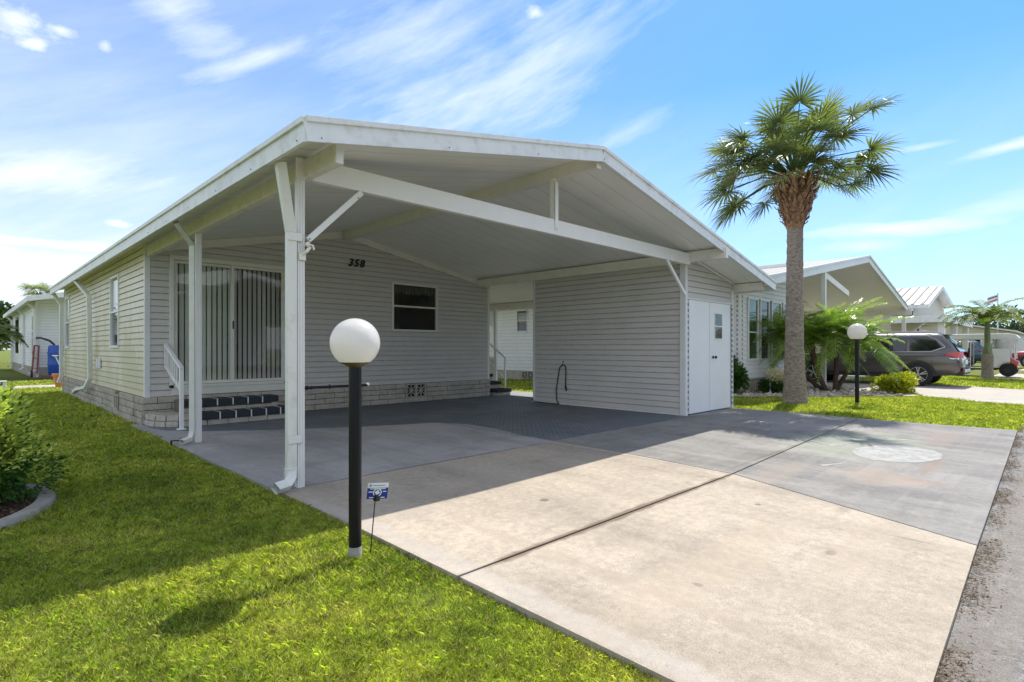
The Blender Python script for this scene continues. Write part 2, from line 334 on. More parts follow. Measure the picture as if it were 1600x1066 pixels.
M['cladding'] = simple('dark cladding', (.03,.028,.03), .6, .1, 10)
M['tyre'] = simple('tyre', (.018,.018,.018), .75, .2, 30)
M['redlamp'] = simple('red lamp lens', (.5,.01,.015), .12, .05, 10, coat=1)
M['silver'] = simple('silver plastic', (.6,.6,.6), .35, .05, 10, metallic=.4)
M['bluebarrel'] = simple('blue plastic', (.01,.07,.38), .4, .1, 3)
M['terracotta'] = simple('terracotta', (.55,.20,.06), .8, .1, 10)
M['rust'] = simple('red painted metal', (.25,.04,.03), .6, .3, 14)
M['signblue'] = simple('sign blue', (.012,.03,.30), .4, .05, 10); M['signwhite'] = simple('sign white', (.8,.82,.85), .4, .02, 10)
M['flagred'] = simple('flag cloth red', (.45,.03,.05), .8); M['flagblue'] = simple('flag cloth navy', (.03,.04,.18), .8); M['flagwhite'] = simple('flag cloth white', (.75,.75,.75), .8)
M['carpet'] = simple('step carpet', (.035,.042,.055), .95, .25, 60, bump=.6, bscale=160)
M['shingle'] = simple('grey shingle', (.38,.37,.35), .9, .2, 14, bump=.5, bscale=30)
M['rocks'] = simple('river rock', (.45,.40,.34), .9, .4, 14, bump=1, bscale=18)
M['paint'] = simple('white paint patch', (.62,.62,.60), .7, .1, 5)
M['wood'] = simple('weathered wood', (.20,.12,.07), .9, .3, 8)

# ------------------------------------------------------------------ ground
def gz(y): return 0.0 if y >= 3.4 else (-.02*(3.4-y) if y > .4 else -.06)
def lz(y): return gz(y)-.034 if y > .4 else -.10
def struct(o, label=None, kind='structure'):
    o['kind'] = kind
    return o
b = MB(); ys = [900, 60, 20, 3.4, .4, -20, -900]; xs = [-900, -10, 1.9, 11, 40, 900]
for i in range(len(ys)-1):
    for j in range(len(xs)-1):
        y1, y0, x0, x1 = ys[i], ys[i+1], xs[j], xs[j+1]
        b.add([(x0,y0,lz(y0)),(x1,y0,lz(y0)),(x1,y1,lz(y1)),(x0,y1,lz(y1))], [(0,1,2,3)])
struct(b.build('ground', M['farlawn']))
def slab(name, poly, mat, off=0.0, th=.16, bev=.006):
    b = MB()
    for s in (1, -1):
        p = clip(poly, 0, -s, -s*3.4)
        if len(p) >= 3: b.prism(p, lambda x, y: gz(y)+off-th, lambda x, y: gz(y)+off)
    me = b; o = me.build(name, mat)
    bm = bmesh.new(); bm.from_mesh(o.data)   # weld the fold at Y=3.4
    bmesh.ops.remove_doubles(bm, verts=bm.verts, dist=1e-4); bm.to_mesh(o.data); bm.free()
    return struct(o)
J = .009
xj = [(5.40,10.2),(5.37,4.60),(5.26,2.27),(4.54,.40)]
def jx(y):
    for (xa, ya), (xb, yb) in zip(xj, xj[1:]):
        if yb <= y <= ya: return xb + (xa-xb)*(y-yb)/(ya-yb)
    return xj[0][0]
XL = 1.865
slab('driveway', [(XL,2.27+J),(5.26-J,2.27+J),(5.37-J,4.60-J),(XL,4.62-J)], M['slab_beige'])
slab('driveway', [(XL,.335),(4.54-J,.40),(5.26-J,2.27-J),(XL,2.27-J)], M['slab_beige'])
slab('driveway', [(4.54+J,.40),(11.35,.53),(10.93,2.52-J),(5.26+J,2.27-J)], M['slab_light'])
slab('driveway', [(5.26+J,2.27+J),(10.93,2.52+J),(10.93,4.68),(5.37+J,4.60-J)], M['slab_light'])
slab('carport_floor', [(XL,4.62+J),(5.37-J,4.60+J),(5.40,10.3),(XL,10.3)], M['slab_shade'])
slab('carport_floor', [(5.37+J,4.60+J),(10.93,4.68+J),(11.0,13.2),(5.42,13.2)], M['slab_dkgrey'], .0)
b = MB(); b.prism([(5.386,4.63),(8.98,4.64),(8.98,8.4),(9.9,8.5),(9.9,10.1),(9.4,10.16),(2.0,10.16),(2.0,9.7),(2.1,9.15),(2.45,8.72),(3.0,8.3),(3.6,7.92),(4.3,7.55),(4.9,7.28),(5.35,7.14),(5.62,6.6),(5.60,6.0),(5.42,5.2)], .001, .005)
struct(b.build('floor_paint', M['paver']))
b = MB()    # dark joint filler in the grooves and under the slabs
b.prism([(XL+.02,.42),(11.2,.56),(10.9,3.4),(10.9,10),(XL+.02,10)], -.3, -.075); struct(b.build('joint_dirt', M['mortar']))
# oval white patch with dashes on the pale slab
def patch(cx, cy, rx, ry, n=26, rot=0, jit=.03):
    b = MB(); p = []
    for i in range(n):
        a = i*2*PI/n; r = 1+random.uniform(-jit, jit); x, y = rx*math.cos(a)*r, ry*math.sin(a)*r
        p.append((cx+x*math.cos(rot)-y*math.sin(rot), cy+x*math.sin(rot)+y*math.cos(rot)))
    for s in (1,):
        b.prism(p, lambda x, y: gz(y)+.001, lambda x, y: gz(y)+.004)
    return b
t = NT('worn white paint'); n = t.ramp(t.noise(7, 6, .75), [(.3, .12), (.62, .66)]); m = t.n('ShaderNodeMixShader'); tr = t.n('ShaderNodeBsdfTransparent')
t.l(n, m.inputs[0]); t.l(tr.outputs[0], m.inputs[1]); t.l(t.pbr((.50,.50,.49), .7).outputs[0], m.inputs[2]); M['wornpaint'] = t.done(m)
struct(patch(7.72, 1.40, .66, .40, rot=-.15).build('paint_patch', M['wornpaint']))
for (x, y, r) in ((6.45,1.72,.16),(7.75,2.02,.14),(8.95,1.50,.14)):
    b = MB(); b.prism([(x-r,y+.05),(x+r,y-.06),(x+r*.9,y-.03),(x-r*.8,y+.10)], lambda x, y: gz(y)+.001, lambda x, y: gz(y)+.004); struct(b.build('paint_patch', M['wornpaint']))
b = MB(); b.add([(-300,-7,-.085),(400,-7,-.085),(400,.49,-.085),(11.36,.53,-.085),(4.54,.41,-.085),(1.86,.345,-.085),(-300,.30,-.085)], [(0,1,2,3,4,5,6)]); struct(b.build('street', M['street']))
# neighbour driveways, path behind, rock bed
b = MB(); b.prism([(16.3,.47),(22.8,.47),(23.3,3.2),(29.5,6),(29.5,13),(19.3,13),(19.2,6.25),(18.95,3.2),(17.3,2.55)], -.2, lambda x, y: gz(y)-.015); struct(b.build('neighbour_driveway', M['path']))
b = MB(); b.prism([(30.6,.47),(37,.47),(37,7),(30.6,7)], -.2, lambda x, y: gz(y)-.015); struct(b.build('neighbour_driveway', M['path']))
b = MB(); b.prism([(43,.47),(54,.47),(54,12),(43,12)], -.2, lambda x, y: gz(y)-.015); struct(b.build('neighbour_driveway', M['path']))
b = MB(); b.prism([(.9,22.0),(9,21.6),(9,23.6),(1.3,23.9)], -.1, -.02); struct(b.build('garden_path', M['path']))
bedpoly = [(13.2,6.3),(13.75,5.6),(14.5,4.75),(15.6,3.9),(16.8,2.95),(17.3,2.65),(18.9,3.25),(19.1,6.25)]
b = MB(); b.prism(bedpoly, -.2, lambda x, y: lz(y)+.03); struct(b.build('rock_bed', M['rocks']))

# ------------------------------------------------------------------ grass blades
def inpoly(px, py, poly):
    c = np.zeros(len(px), bool); n = len(poly)
    for i in range(n):
        x1, y1 = poly[i]; x2, y2 = poly[(i+1) % n]
        k = ((y1 > py) != (y2 > py)) & (px < (x2-x1)*(py-y1)/(y2-y1+1e-12)+x1); c ^= k
    return c
curb_out = [(-1.4,4.55),(-.5,4.72),(.0,4.86),(.28,5.08),(.46,5.38),(.55,5.74),(.53,6.08),(.42,6.35),(.1,6.6),(-.5,6.8),(-1.5,6.9)]
th = math.atan(867/864.5); FX, FY = math.cos(th), math.sin(th)
def blades(name, regions, excl, mat):
    Vs, Ts = [], []
    for (x0, x1, y0, y1, dens, h, w) in regions:
        n = int((x1-x0)*(y1-y0)*dens)
        x = rng.uniform(x0, x1, n); y = rng.uniform(y0, y1, n)
        d = x*FX+y*FY; r = x*FY-y*FX; ok = (d > .9) & (np.abs(r) < d*.96+.3)
        for e in excl: ok &= ~inpoly(x, y, e)
        # thin out in bare patches
        pn = np.sin(x*2.1+1.3*np.sin(y*1.7))*np.sin(y*2.6+1.1*np.sin(x*2.3)); ok &= ~((pn > .72) & (rng.random(n) < .5)); p2 = np.exp(-(((x-1.62)/.16)**2+((y-2.25)/.22)**2))+.8*np.exp(-(((x-.95)/.3)**2+((y-3.45)/.10)**2))+.8*np.exp(-(((x-1.7)/.1)**2+((y-5.6)/.3)**2)); ok &= rng.random(n) > p2*.85
        x, y = x[ok], y[ok]; n = len(x)
        z = np.where(y >= 3.4, 0, -.02*(3.4-np.maximum(y, .4)))-.036
        a = rng.uniform(0, 2*PI, n); hh = h*rng.uniform(.45, 1.25, n)*(1+.35*np.sin(x*3.1+y*1.3)*np.sin(y*2.7)); ww = w*rng.uniform(.6, 1.3, n)
        ln = rng.uniform(.3, 1.5, n)*hh; la = rng.uniform(0, 2*PI, n)
        bx, by = np.cos(a)*ww/2, np.sin(a)*ww/2
        mx, my = np.cos(la)*ln*.35, np.sin(la)*ln*.35; tx, ty = np.cos(la)*ln, np.sin(la)*ln
        P = np.stack([np.stack([x-bx, y-by, z], 1), np.stack([x+bx, y+by, z], 1), np.stack([x+bx*.8+mx, y+by*.8+my, z+hh*.65], 1),
                      np.stack([x+tx, y+ty, z+hh], 1), np.stack([x-bx*.8+mx, y-by*.8+my, z+hh*.65], 1)], 1)
        Vs.append(P.reshape(-1, 3)); Ts.append(rng.random(n))
    V = np.concatenate(Vs); n = len(V)//5; F = np.arange(n*5).reshape(-1, 5)
    return npmesh(name, V, F, mat, attr=np.concatenate(Ts))
g = blades('lawn_grass', [(-3.2,1.86,.3,2.6,34000,.029,.0030),(-3.2,1.86,2.6,4.2,22000,.031,.0038),(-3,1.86,4.2,6.2,12000,.035,.0052),(-3,1.86,6.2,10.2,4500,.045,.009),(-3,1.98,10.2,20,1300,.055,.018),(-6,9,20,27,450,.06,.03)],
           [curb_out, [(.9,22.0),(9,21.6),(9,23.6),(1.3,23.9)], [(2.0,10),(9.5,10),(9.5,19.9),(2.0,19.9)]], M['grass'])
g['kind'] = 'stuff'; g['label'] = 'short green lawn grass beside the driveway'
g = blades('lawn_grass', [(10.96,16.6,.5,6.4,2600,.055,.011),(16.6,19,.5,3.2,1400,.055,.016),(23.2,30.5,.5,6,450,.06,.03),(10.9,15,6.4,14,500,.055,.02),(11.3,15,14,20,300,.06,.03)],
           [bedpoly, [(16.3,.47),(22.8,.47),(23.3,3.2),(19.2,6.25),(18.95,3.2),(17.3,2.55)], [(10.9,2.5),(11.38,.5),(10.9,.4)]], M['grass'])
g['kind'] = 'stuff'; g['label'] = 'short bright lawn grass between the two driveways'
# leaf litter along the driveway edge / street
n = 12000; x = rng.uniform(1.9, 12.5, n); off = np.abs(rng.normal(0, .06, n))+.0; y = .34+(x-XL)*.0205-off
ok = (np.sin(x*3.3)+np.sin(x*7.1+1)+rng.normal(0,.9,n) > -.2); x, y, off = x[ok], y[ok], off[ok]; n = len(x)
a = rng.uniform(0, 2*PI, n); L = rng.uniform(.003,.016,n); W = L*rng.uniform(.1,.4,n); z0 = -.083+rng.uniform(0,.012,n)
V = np.stack([np.stack([x-np.cos(a)*L, y-np.sin(a)*L, z0], 1), np.stack([x+np.sin(a)*W, y-np.cos(a)*W, z0+.005], 1), np.stack([x+np.cos(a)*L, y+np.sin(a)*L, z0+.003], 1), np.stack([x-np.sin(a)*W, y+np.cos(a)*W, z0+.006], 1)], 1).reshape(-1,3)
o = npmesh('leaf_litter', V, np.arange(n*4).reshape(-1,4), M['litter'], attr=rng.random(n)); o['kind'] = 'stuff'; o['label'] = 'dry leaves along the street edge of the driveway'

# ------------------------------------------------------------------ house
house = thing('house', 'long grey siding home numbered 358 with open gabled carport roof', 'house', (2.02, 10.2, 0))
YW, XW, XR, YB = 10.2, 2.06, 9.34, 19.7
RX, RZ = 5.45, 3.60; EX, EZ = 1.76, 2.84; GX, GZ = 11.4, 2.50
sl, sr = (RZ-EZ)/(RX-EX), (RZ-GZ)/(GX-RX); TH = .075
def roofz(x): return RZ-sl*(RX-x) if x < RX else RZ-sr*(x-RX)
def soff(x): return roofz(x)-TH
def yfront(x): return 3.85+(x-EX)*.0235
YBACK = 19.75
# roof slabs
b = MB()
for xa, xb in ((EX, RX), (RX, GX)):
    b.add([(xa,yfront(xa),roofz(xa)),(xb,yfront(xb),roofz(xb)),(xb,YBACK,roofz(xb)),(xa,YBACK,roofz(xa))], [(0,1,2,3)])
for xa, xb in ((EX, RX), (RX, GX)):
    b.add([(xa,yfront(xa),roofz(xa)),(xb,yfront(xb),roofz(xb)),(xb,yfront(xb),roofz(xb)-.02),(xa,yfront(xa),roofz(xa)-.02)], [(0,1,2,3)])
roof = b.build('roof', M['rooftop'], house)
b = MB()
for xa, xb in ((EX+.02, RX), (RX, GX-.02)):
    b.add([(xa,yfront(xa)+.02,soff(xa)),(xb,yfront(xb)+.02,soff(xb)),(xb,YBACK-.02,soff(xb)),(xa,YBACK-.02,soff(xa))], [(0,3,2,1)])
b.build('soffit', M['soffit'], roof)
# fascias : stepped gutter profile
def fas(p, q, out):
    b = MB(); o = Vector(out)
    b.bar(Vector(p)+Vector((0,0,-.105))+o*.006, Vector(q)+Vector((0,0,-.105))+o*.006, .024, .135)
    b.bar(Vector(p)+Vector((0,0,-.018))+o*.016, Vector(q)+Vector((0,0,-.018))+o*.016, .045, .042)
    b.bar(Vector(p)+Vector((0,0,-.176))+o*.010, Vector(q)+Vector((0,0,-.176))+o*.010, .030, .010)
    return b
cL = (EX, yfront(EX), EZ); cR = (GX, yfront(GX), GZ); cT = (RX, yfront(RX), RZ)
fas(cL, (EX, YBACK, EZ), (-1,0,0)).build('gutter', M['fascia'], roof, .003)
fas((EX-.012, yfront(EX), EZ), (RX-.001, yfront(RX), RZ), (0,-1,0)).build('rake_fascia', M['fascia'], roof, .003)
fas((RX+.001, yfront(RX), RZ), (GX+.012, yfront(GX), GZ), (0,-1,0)).build('rake_fascia', M['fascia'], roof, .003)
fas(cR, (GX, YBACK, GZ), (1,0,0)).build('gutter', M['fascia'], roof, .003)
# seam clips and screws on the fascias
for (px_, py_, pz_) in [(EX+.1+i*1.2, yfront(EX+.1+i*1.2)-.03, roofz(EX+.1+i*1.2)-.15) for i in range(4)]+[(EX-.03, 3.95+i*.9, EZ-.15) for i in range(6)]:
    MB().sphere((px_, py_, pz_), .0055, 6, 4).build('screw', M['dark'], roof)
# beams
MB().bar((2.10,4.02,2.705),(2.10,10.15,2.705),.075,.155).build('eave_beam', M['eavebeam'], house, .004, label='mildew stained beam under the left eave')
MB().bar((RX,3.98,3.435),(RX,10.15,3.435),.09,.165).build('ridge_beam', M['beam'], house, .004)
MB().bar((8.97,3.96,2.765),(8.97,10.15,2.765),.08,.175).build('side_beam', M['beam'], house, .004)
MB().bar((11.08,4.17,2.40),(11.08,19.6,2.40),.08,.15).build('side_beam', M['beam'], house, .004)
MB().bar((2.145,4.62,2.725),(8.925,4.62,2.725),.07,.19).build('tie_beam', M['white'], house, .004)
b = MB(); b.box(5.33,5.40,4.60,4.66,2.822,3.35); b.box(5.335,5.395,4.572,4.584,2.68,3.30); b.build('king_post', M['white'], house, .003)
b = MB(); b.box(2.07,2.13,4.012,4.03,2.63,2.785); b.build('beam_cap', M['white'], house)
def screws(b, pts, r=.006):
    for p in pts: b.sphere(p, r, 6, 4)
for (px, py) in ((2.05,4.62),(2.13,7.75)):
    b = MB(); b.box(px-.031,px+.031,py-.031,py+.031,0.0,2.70 if py<5 else 2.63)
    # fluted faces
    for f in (-.012,.012): b.box(px+f-.003,px+f+.003,py-.034,py-.0315,.0,2.62)
    po = b.build('post', M['white'], house, .004)
    if py < 5: post1 = po
    b = MB(); b.bar((px-.01,py-.045,2.62),(px-.01,py-.045,2.79),.09,.006,(0,1,0)); screws(b, [(px+dx,py-.05,z) for dx in (-.03,.03) for z in (2.64,2.70,2.76)]); b.build('bracket', M['beam'], house)
    x = px-.082 if py < 5 else px-.075; yy = py-.015; s1 = (.078,.066) if py < 5 else (.06,.052)
    b = MB(); b.tube([(1.82,yy-.14,2.68),(x,yy,2.15 if py<5 else 2.47),(x,yy,.17),(x-.01,yy-.02,.10),(x-.05,yy-.05,.055),(x-.17,yy-.10,.05)] if py<5 else [(1.80,yy-.3,2.68),(x,yy,2.47),(x,yy,.15),(x-.03,yy-.03,.06),(x-.15,yy-.12,.045)], 0, 4, False, s1)
    for z in (2.12, .42):
        if py < 5: b.box(x-.042,px+.0,yy-.042,yy-.036,z-.035,z+.035)
    b.build('downspout', M['downspout'], house, .006, label='mildewed square downspout beside a carport post')
b = MB()
for i in range(5):
    z = .10+i*.018; b.box(1.92,2.012,4.565,4.645,z,z+.004)
b.build('elbow_rib', M['downspout'], house)
MB().bar((2.11,4.60,2.11),(2.62,4.60,2.62),.05,.035,(0,1,0)).build('brace', M['white'], house, .003)
MB().bar((8.76,4.60,2.10),(8.14,4.60,2.63),.05,.035,(0,1,0)).build('brace', M['white'], house, .003)
for p_ in [(2.12,4.577,2.12),(2.58,4.577,2.56),(5.36,4.565,2.7),(8.9,4.58,2.7),(8.9,4.58,2.76)]: MB().sphere(p_, .006, 6, 4).build('screw', M['dark'], house)
b = MB(); b.box(2.02,2.08,4.565,4.581,1.93,1.99); b.tube([(2.05,4.57,1.98),(2.07,4.53,2.0),(2.10,4.53,2.04)], .014, 8); b.sphere((2.075,4.52,2.06), .022, 10, 6); b.tube([(2.09,4.53,2.06),(2.12,4.52,2.055),(2.13,4.52,2.02)], .010, 8)
b.build('security_camera', M['beam'], post1)  # small security camera mounted on the front post
b = MB(); b.tube([(2.09,4.59,.845),(2.66,4.56,.845)], .0125, 10); b.sphere((2.10,4.59,.845), .02, 8, 6); b.sphere((2.14,4.588,.845), .016, 8, 6); b.tube([(2.30,4.58,.865),(2.30,4.58,.825)], .008, 6)
b.build('rod', M['blackmetal'], post1, label='thin black rod sticking out from the front carport post')
b = MB(); b.sphere((2.665,4.56,.852), .017, 8, 6); b.build('rod_tip', M['white'], post1)

# siding generator: laps on plane; axis 'x' (plane y=c facing -y) or 'y' (plane x=c facing -x)
def siding(b, axis, c, a0, a1, z0, z1, clips=(), openings=(), course=.103, out=.013, sign=-1):
    k = 0; z = z0
    while z < z1:
        zt = z+course
        cuts = sorted({z, zt} | {e for o in openings for e in (o[2], o[3]) if z < e < zt})
        for u, w in zip(cuts, cuts[1:]):
            iv = [(a0, a1)]
            for (oa, ob, oz0, oz1) in openings:
                if oz0 < (u+w)/2 < oz1:
                    nv = []
                    for p, q in iv:
                        if ob <= p or oa >= q: nv.append((p, q)); continue
                        if p < oa: nv.append((p, oa))
                        if ob < q: nv.append((ob, q))
                    iv = nv
            for p, q in iv:
                poly = [(p, u), (q, u), (q, w), (p, w)]
                for cl in clips:
                    poly = clip(poly, *cl)
                    if len(poly) < 3: break
                if len(poly) < 3: continue
                def P(a, zz, o):
                    return (a, c+sign*o, zz) if axis == 'x' else (c+sign*o, a, zz)
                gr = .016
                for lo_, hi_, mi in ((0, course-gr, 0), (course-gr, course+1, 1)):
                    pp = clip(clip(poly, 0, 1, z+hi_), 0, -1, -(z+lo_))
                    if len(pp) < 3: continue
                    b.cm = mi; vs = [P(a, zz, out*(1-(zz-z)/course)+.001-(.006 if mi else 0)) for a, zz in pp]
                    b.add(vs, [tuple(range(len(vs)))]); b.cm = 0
                if abs(u-z) < 1e-6:
                    lo = [a for a, zz in poly if abs(zz-u) < 1e-6]
                    if len(lo) >= 2: a_, b_ = min(lo), max(lo); b.add([P(a_, z, out+.001), P(b_, z, out+.001), P(b_, z, 0), P(a_, z, 0)], [(0,1,2,3)])
        z = zt
    return b
gable = [(-sl, 1, RZ-sl*RX-TH-.02), (sr, 1, RZ+sr*RX-TH-.02)]
door = (2.44, 4.22, .58, 2.64); win = (6.54, 7.73, 1.56, 2.60)
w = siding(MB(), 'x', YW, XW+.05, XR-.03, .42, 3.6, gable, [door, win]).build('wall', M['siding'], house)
sw = [(12.20,12.98,1.20,2.54),(18.6,19.35,1.20,2.56)]
siding(MB(), 'y', XW, YW+.05, YB, .42, 2.80, (), sw).build('wall', M['siding_side'], house, label='siding wall paled for skylight and streaked with green algae')
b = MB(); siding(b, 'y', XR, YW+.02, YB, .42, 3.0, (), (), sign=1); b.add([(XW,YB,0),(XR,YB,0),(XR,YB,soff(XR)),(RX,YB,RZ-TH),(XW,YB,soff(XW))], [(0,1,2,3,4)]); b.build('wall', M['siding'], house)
MB().box(XW-.018,XW+.055,YW-.018,YW-.002,.40,2.86).box(XW-.02,XW-.002,YW-.0175,YW+.055,.40,2.80).build('corner_trim', M['trim'], house, .002)
MB().box(XW-.02,XW-.002,YB-.06,YB,.40,2.80).build('corner_trim', M['trim'], house, .002)
b = MB(); b.box(XR-.05,XR+.02,YW-.02,YW-.002,.42,2.80); b.box(XR+.002,XR+.022,YW-.018,YW+.05,.42,2.80); b.build('corner_trim', M['trim'], house, .002)
b = MB()   # gable trim along the soffit on the front wall
for xa, xb in ((XW, RX-.05), (RX+.05, XR+.02)):
    for dy, dz, hh in ((-.03,-.03,.05),(-.022,-.085,.06),(-.034,-.125,.022)):
        b.bar((xa,YW+dy,soff(xa)+dz),(xb,YW+dy,soff(xb)+dz),.03,hh)
b.build('gable_trim', M['beam'], house)
# interiors
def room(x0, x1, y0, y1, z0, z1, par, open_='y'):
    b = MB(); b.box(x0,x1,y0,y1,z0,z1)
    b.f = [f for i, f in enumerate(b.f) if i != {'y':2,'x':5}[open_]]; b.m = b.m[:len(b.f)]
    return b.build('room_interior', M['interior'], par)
# sliding door
sd = MB()
x0, x1, z0, z1 = 2.38, 4.27, .545, 2.69
for f in ((x0,x1,z1-.07,z1),(x0,x0+.06,z0,z1-.07),(x1-.06,x1,z0,z1-.07),(x0,x1,z0,z0+.05)): sd.box(f[0],f[1],YW-.045,YW+.03,f[2],f[3])
sd.box(x0+.03,x1-.03,YW-.03,YW+.0,.425,z0-.002)
slid = sd.build('sliding_door', M['frame'], house, .004)
xm = 3.33
def leaf(xa, xb, yy, nm, gm):
    b = MB(); z0_, z1_ = .6, 2.615; w_ = .045
    b.box(xa,xa+w_,yy-.015,yy+.015,z0_,z1_); b.box(xb-w_,xb,yy-.015,yy+.015,z0_,z1_); b.box(xa+w_,xb-w_,yy-.013,yy+.013,z1_-w_,z1_); b.box(xa+w_,xb-w_,yy-.013,yy+.013,z0_,z0_+.05)
    b.build('sash', M['frame'], slid, .003)
    g = MB(); g.box(xa+w_,xb-w_,yy-.003,yy+.003,z0_+.05,z1_-w_); g.build(nm, gm, slid)
leaf(2.45, xm+.02, YW+.012, 'pane', M['glass']); leaf(xm-.02, 4.21, YW-.022, 'pane', M['glass_dark'])
b = MB(); b.box(xm-.005,xm+.015,YW-.055,YW-.037,1.52,1.66); b.build('handle', M['dark'], slid, .004)
b = MB()
x = 2.50
while x < 4.19:
    a = random.uniform(-.25,.25)
    b.bar((x,YW+.11,.63),(x,YW+.11,2.58),.066 if x < 3.3 else .058,.002,(math.sin(a),math.cos(a),0)); x += .083
b.build('vertical_blinds', M['blinds'], slid)
room(2.42,4.24,YW+.032,YW+1.2,.55,2.66,slid)
# front window
def window(par, axis, c, a0, a1, z0, z1, gtop, gbot, fw=.045, s=-1, lintel=True, deep=True, frac=.5):
    def bx(b, aa, ab, o0, o1, za, zb):
        lo, hi = sorted((c+s*o0, c+s*o1))
        return b.box(aa,ab,lo,hi,za,zb) if axis == 'x' else b.box(lo,hi,aa,ab,za,zb)
    b = MB(); zm = z0+(z1-z0)*frac
    bx(b,a0-fw,a1+fw,-.03,.032,z1,z1+fw); bx(b,a0-fw,a1+fw,-.03,.04,z0-fw,z0); bx(b,a0-fw,a0,-.03,.03,z0,z1); bx(b,a1,a1+fw,-.03,.03,z0,z1); bx(b,a0,a1,-.028,.02,zm-.018,zm+.018)
    wn = b.build('window', M['frame'] if axis == 'x' and c == YW else M['white'], par, .003)
    g = MB(); bx(g,a0,a1,-.003,.002,zm+.018,z1); g.build('pane', gtop, wn); g = MB(); bx(g,a0,a1,-.013,-.008,z0,zm-.018); g.build('pane', gbot, wn)
    return wn
wn = window(house, 'x', YW, 6.575, 7.70, 1.60, 2.565, M['glass'], M['glass_dark'], frac=.52)
room(6.56,7.72,YW+.032,YW+1.5,1.58,2.58,wn)
b = MB()   # valance curtain
for i in range(26):
    xx = 6.6+i*.043; b.box(xx,xx+.03,YW+.10+.01*(i%2),YW+.108+.01*(i%2),2.40-.02*math.sin(i*.9),2.56)
b.build('valance', simple('dark valance', (.10,.11,.09), .9), wn)
for (ya, yb, za, zb) in sw:
    wn = window(house, 'y', XW, ya+.04, yb-.04, za+.04, zb-.04, M['glass'], M['glass_dark'])
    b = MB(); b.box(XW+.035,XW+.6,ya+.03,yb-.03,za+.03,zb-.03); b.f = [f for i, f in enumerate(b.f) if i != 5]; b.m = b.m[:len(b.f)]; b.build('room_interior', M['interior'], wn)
    b = MB(); b.box(XW+.06,XW+.065,ya+.05,yb-.05,za+.75,zb-.05); b.build('shade', M['blinds'], wn)
# house number
def textmesh(name, s, size, loc, rot, mat, parent, ext=.006, shear=.3, off=.0, space=1.15):
    cu = bpy.data.curves.new(name, 'FONT'); cu.body = s; cu.size = size; cu.extrude = ext; cu.offset = off; cu.shear = shear; cu.space_character = space
    ob = bpy.data.objects.new(name, cu); col.objects.link(ob)
    dg = bpy.context.evaluated_depsgraph_get(); dg.update(); me = bpy.data.meshes.new_from_object(ob.evaluated_get(dg)); bpy.data.objects.remove(ob)
    me.materials.clear(); me.materials.append(mat); o = bpy.data.objects.new(name, me); col.objects.link(o); o.parent = parent
    o.location = Vector(loc)-origin(parent); o.rotation_euler = rot; return o
textmesh('house_number', '358', .21, (5.50, YW-.036, 2.845), (PI/2,0,0), M['dark'], house, .008, .25, .005, 1.2)
# foundation blocks
def blocks(b, axis, c, a0, a1, z0, rows, h=.103, L=.40, skip=(), s=-1, rough=.006):
    for r in range(rows):
        a = a0-(L/2 if r % 2 else 0)
        while a < a1:
            p, q = max(a, a0)+.005, min(a+L, a1)-.005; za, zb = z0+r*h+.005, z0+(r+1)*h-.005; a += L
            if q-p < .02 or any(p < e1 and q > e0 and za < f1 and zb > f0 for e0, e1, f0, f1 in skip): 
                for e0, e1, f0, f1 in skip:
                    if p < e1 and q > e0 and za < f1 and zb > f0:
                        for pp, qq in ((p, e0-.004), (e1+.004, q)):
                            if qq-pp > .03:
                                o = random.uniform(0, rough); lo, hi = sorted((c, c+s*(.03+o)))
                                (b.box(pp,qq,lo,hi,za,zb) if axis == 'x' else b.box(lo,hi,pp,qq,za,zb))
                continue
            o = random.uniform(0, rough); lo, hi = sorted((c, c+s*(.03+o)))
            (b.box(p,q,lo,hi,za,zb) if axis == 'x' else b.box(lo,hi,p,q,za,zb))
fb = blocks(MB(), 'x', YW-.01, 2.01, XR+.02, 0.0, 4, skip=[(6.86,7.40,.105,.41)]) 
b = MB(); blocks(b, 'x', YW-.012, 2.01, XR+.02, .005, 4, skip=[(6.86,7.40,.105,.412)])
found = b.build('foundation', M['block_front'], house, .006)
b = MB(); blocks(b, 'y', XW-.02, YW-.03, YB, -.03, 4, h=.112, skip=[(11.9,12.3,.08,.36)], rough=.02)
b.build('foundation', M['block'], house, .010, label='mould stained block foundation on the lawn side')
b = MB(); b.box(XW-.022,XR,YW-.012,YB,-.1,.418); b.build('mortar_core', M['mortar'], found)
b = MB(); b.box(XW-.10,XW-.02,YW,YB,-.1,-.015); b.build('footing', M['curb'], found)
def vent(par, axis, c, a0, z0, w, h, n, s=-1, mat=None):
    b = MB(); fw = .022
    def P(a, z, o): return (a, c+s*o, z) if axis == 'x' else (c+s*o, a, z)
    for i in range(n):
        p, q = a0+i*w, a0+(i+1)*w; ca, cz = (p+q)/2, z0+h/2
        up = (0,-1,0) if axis == 'x' else (1,0,0)
        for (u, v, uu, vv) in ((p,z0+fw/2,q,z0+fw/2),(p,z0+h-fw/2,q,z0+h-fw/2),(p+fw/2,z0+fw,p+fw/2,z0+h-fw),(q-fw/2,z0+fw,q-fw/2,z0+h-fw)): b.bar(P(u,v,.032),P(uu,vv,.032),fw,.05,up)
        for k in range(4):
            a = k*PI/4; dx, dz = math.cos(a), math.sin(a); m = min((w/2-fw)/max(abs(dx),1e-6), (h/2-fw)/max(abs(dz),1e-6))
            b.bar(P(ca-dx*m,cz-dz*m,.030+.001*k),P(ca+dx*m,cz+dz*m,.030+.001*k),.016,.03,up)
    v = b.build('vent_block', mat or M['block_front'], par); d = MB()
    lo, hi = sorted((c+s*.001, c+s*.003)); (d.box(a0,a0+w*n,lo,hi,z0,z0+h) if axis == 'x' else d.box(lo,hi,a0,a0+w*n,z0,z0+h)); d.build('vent_hollow', M['dark'], v)
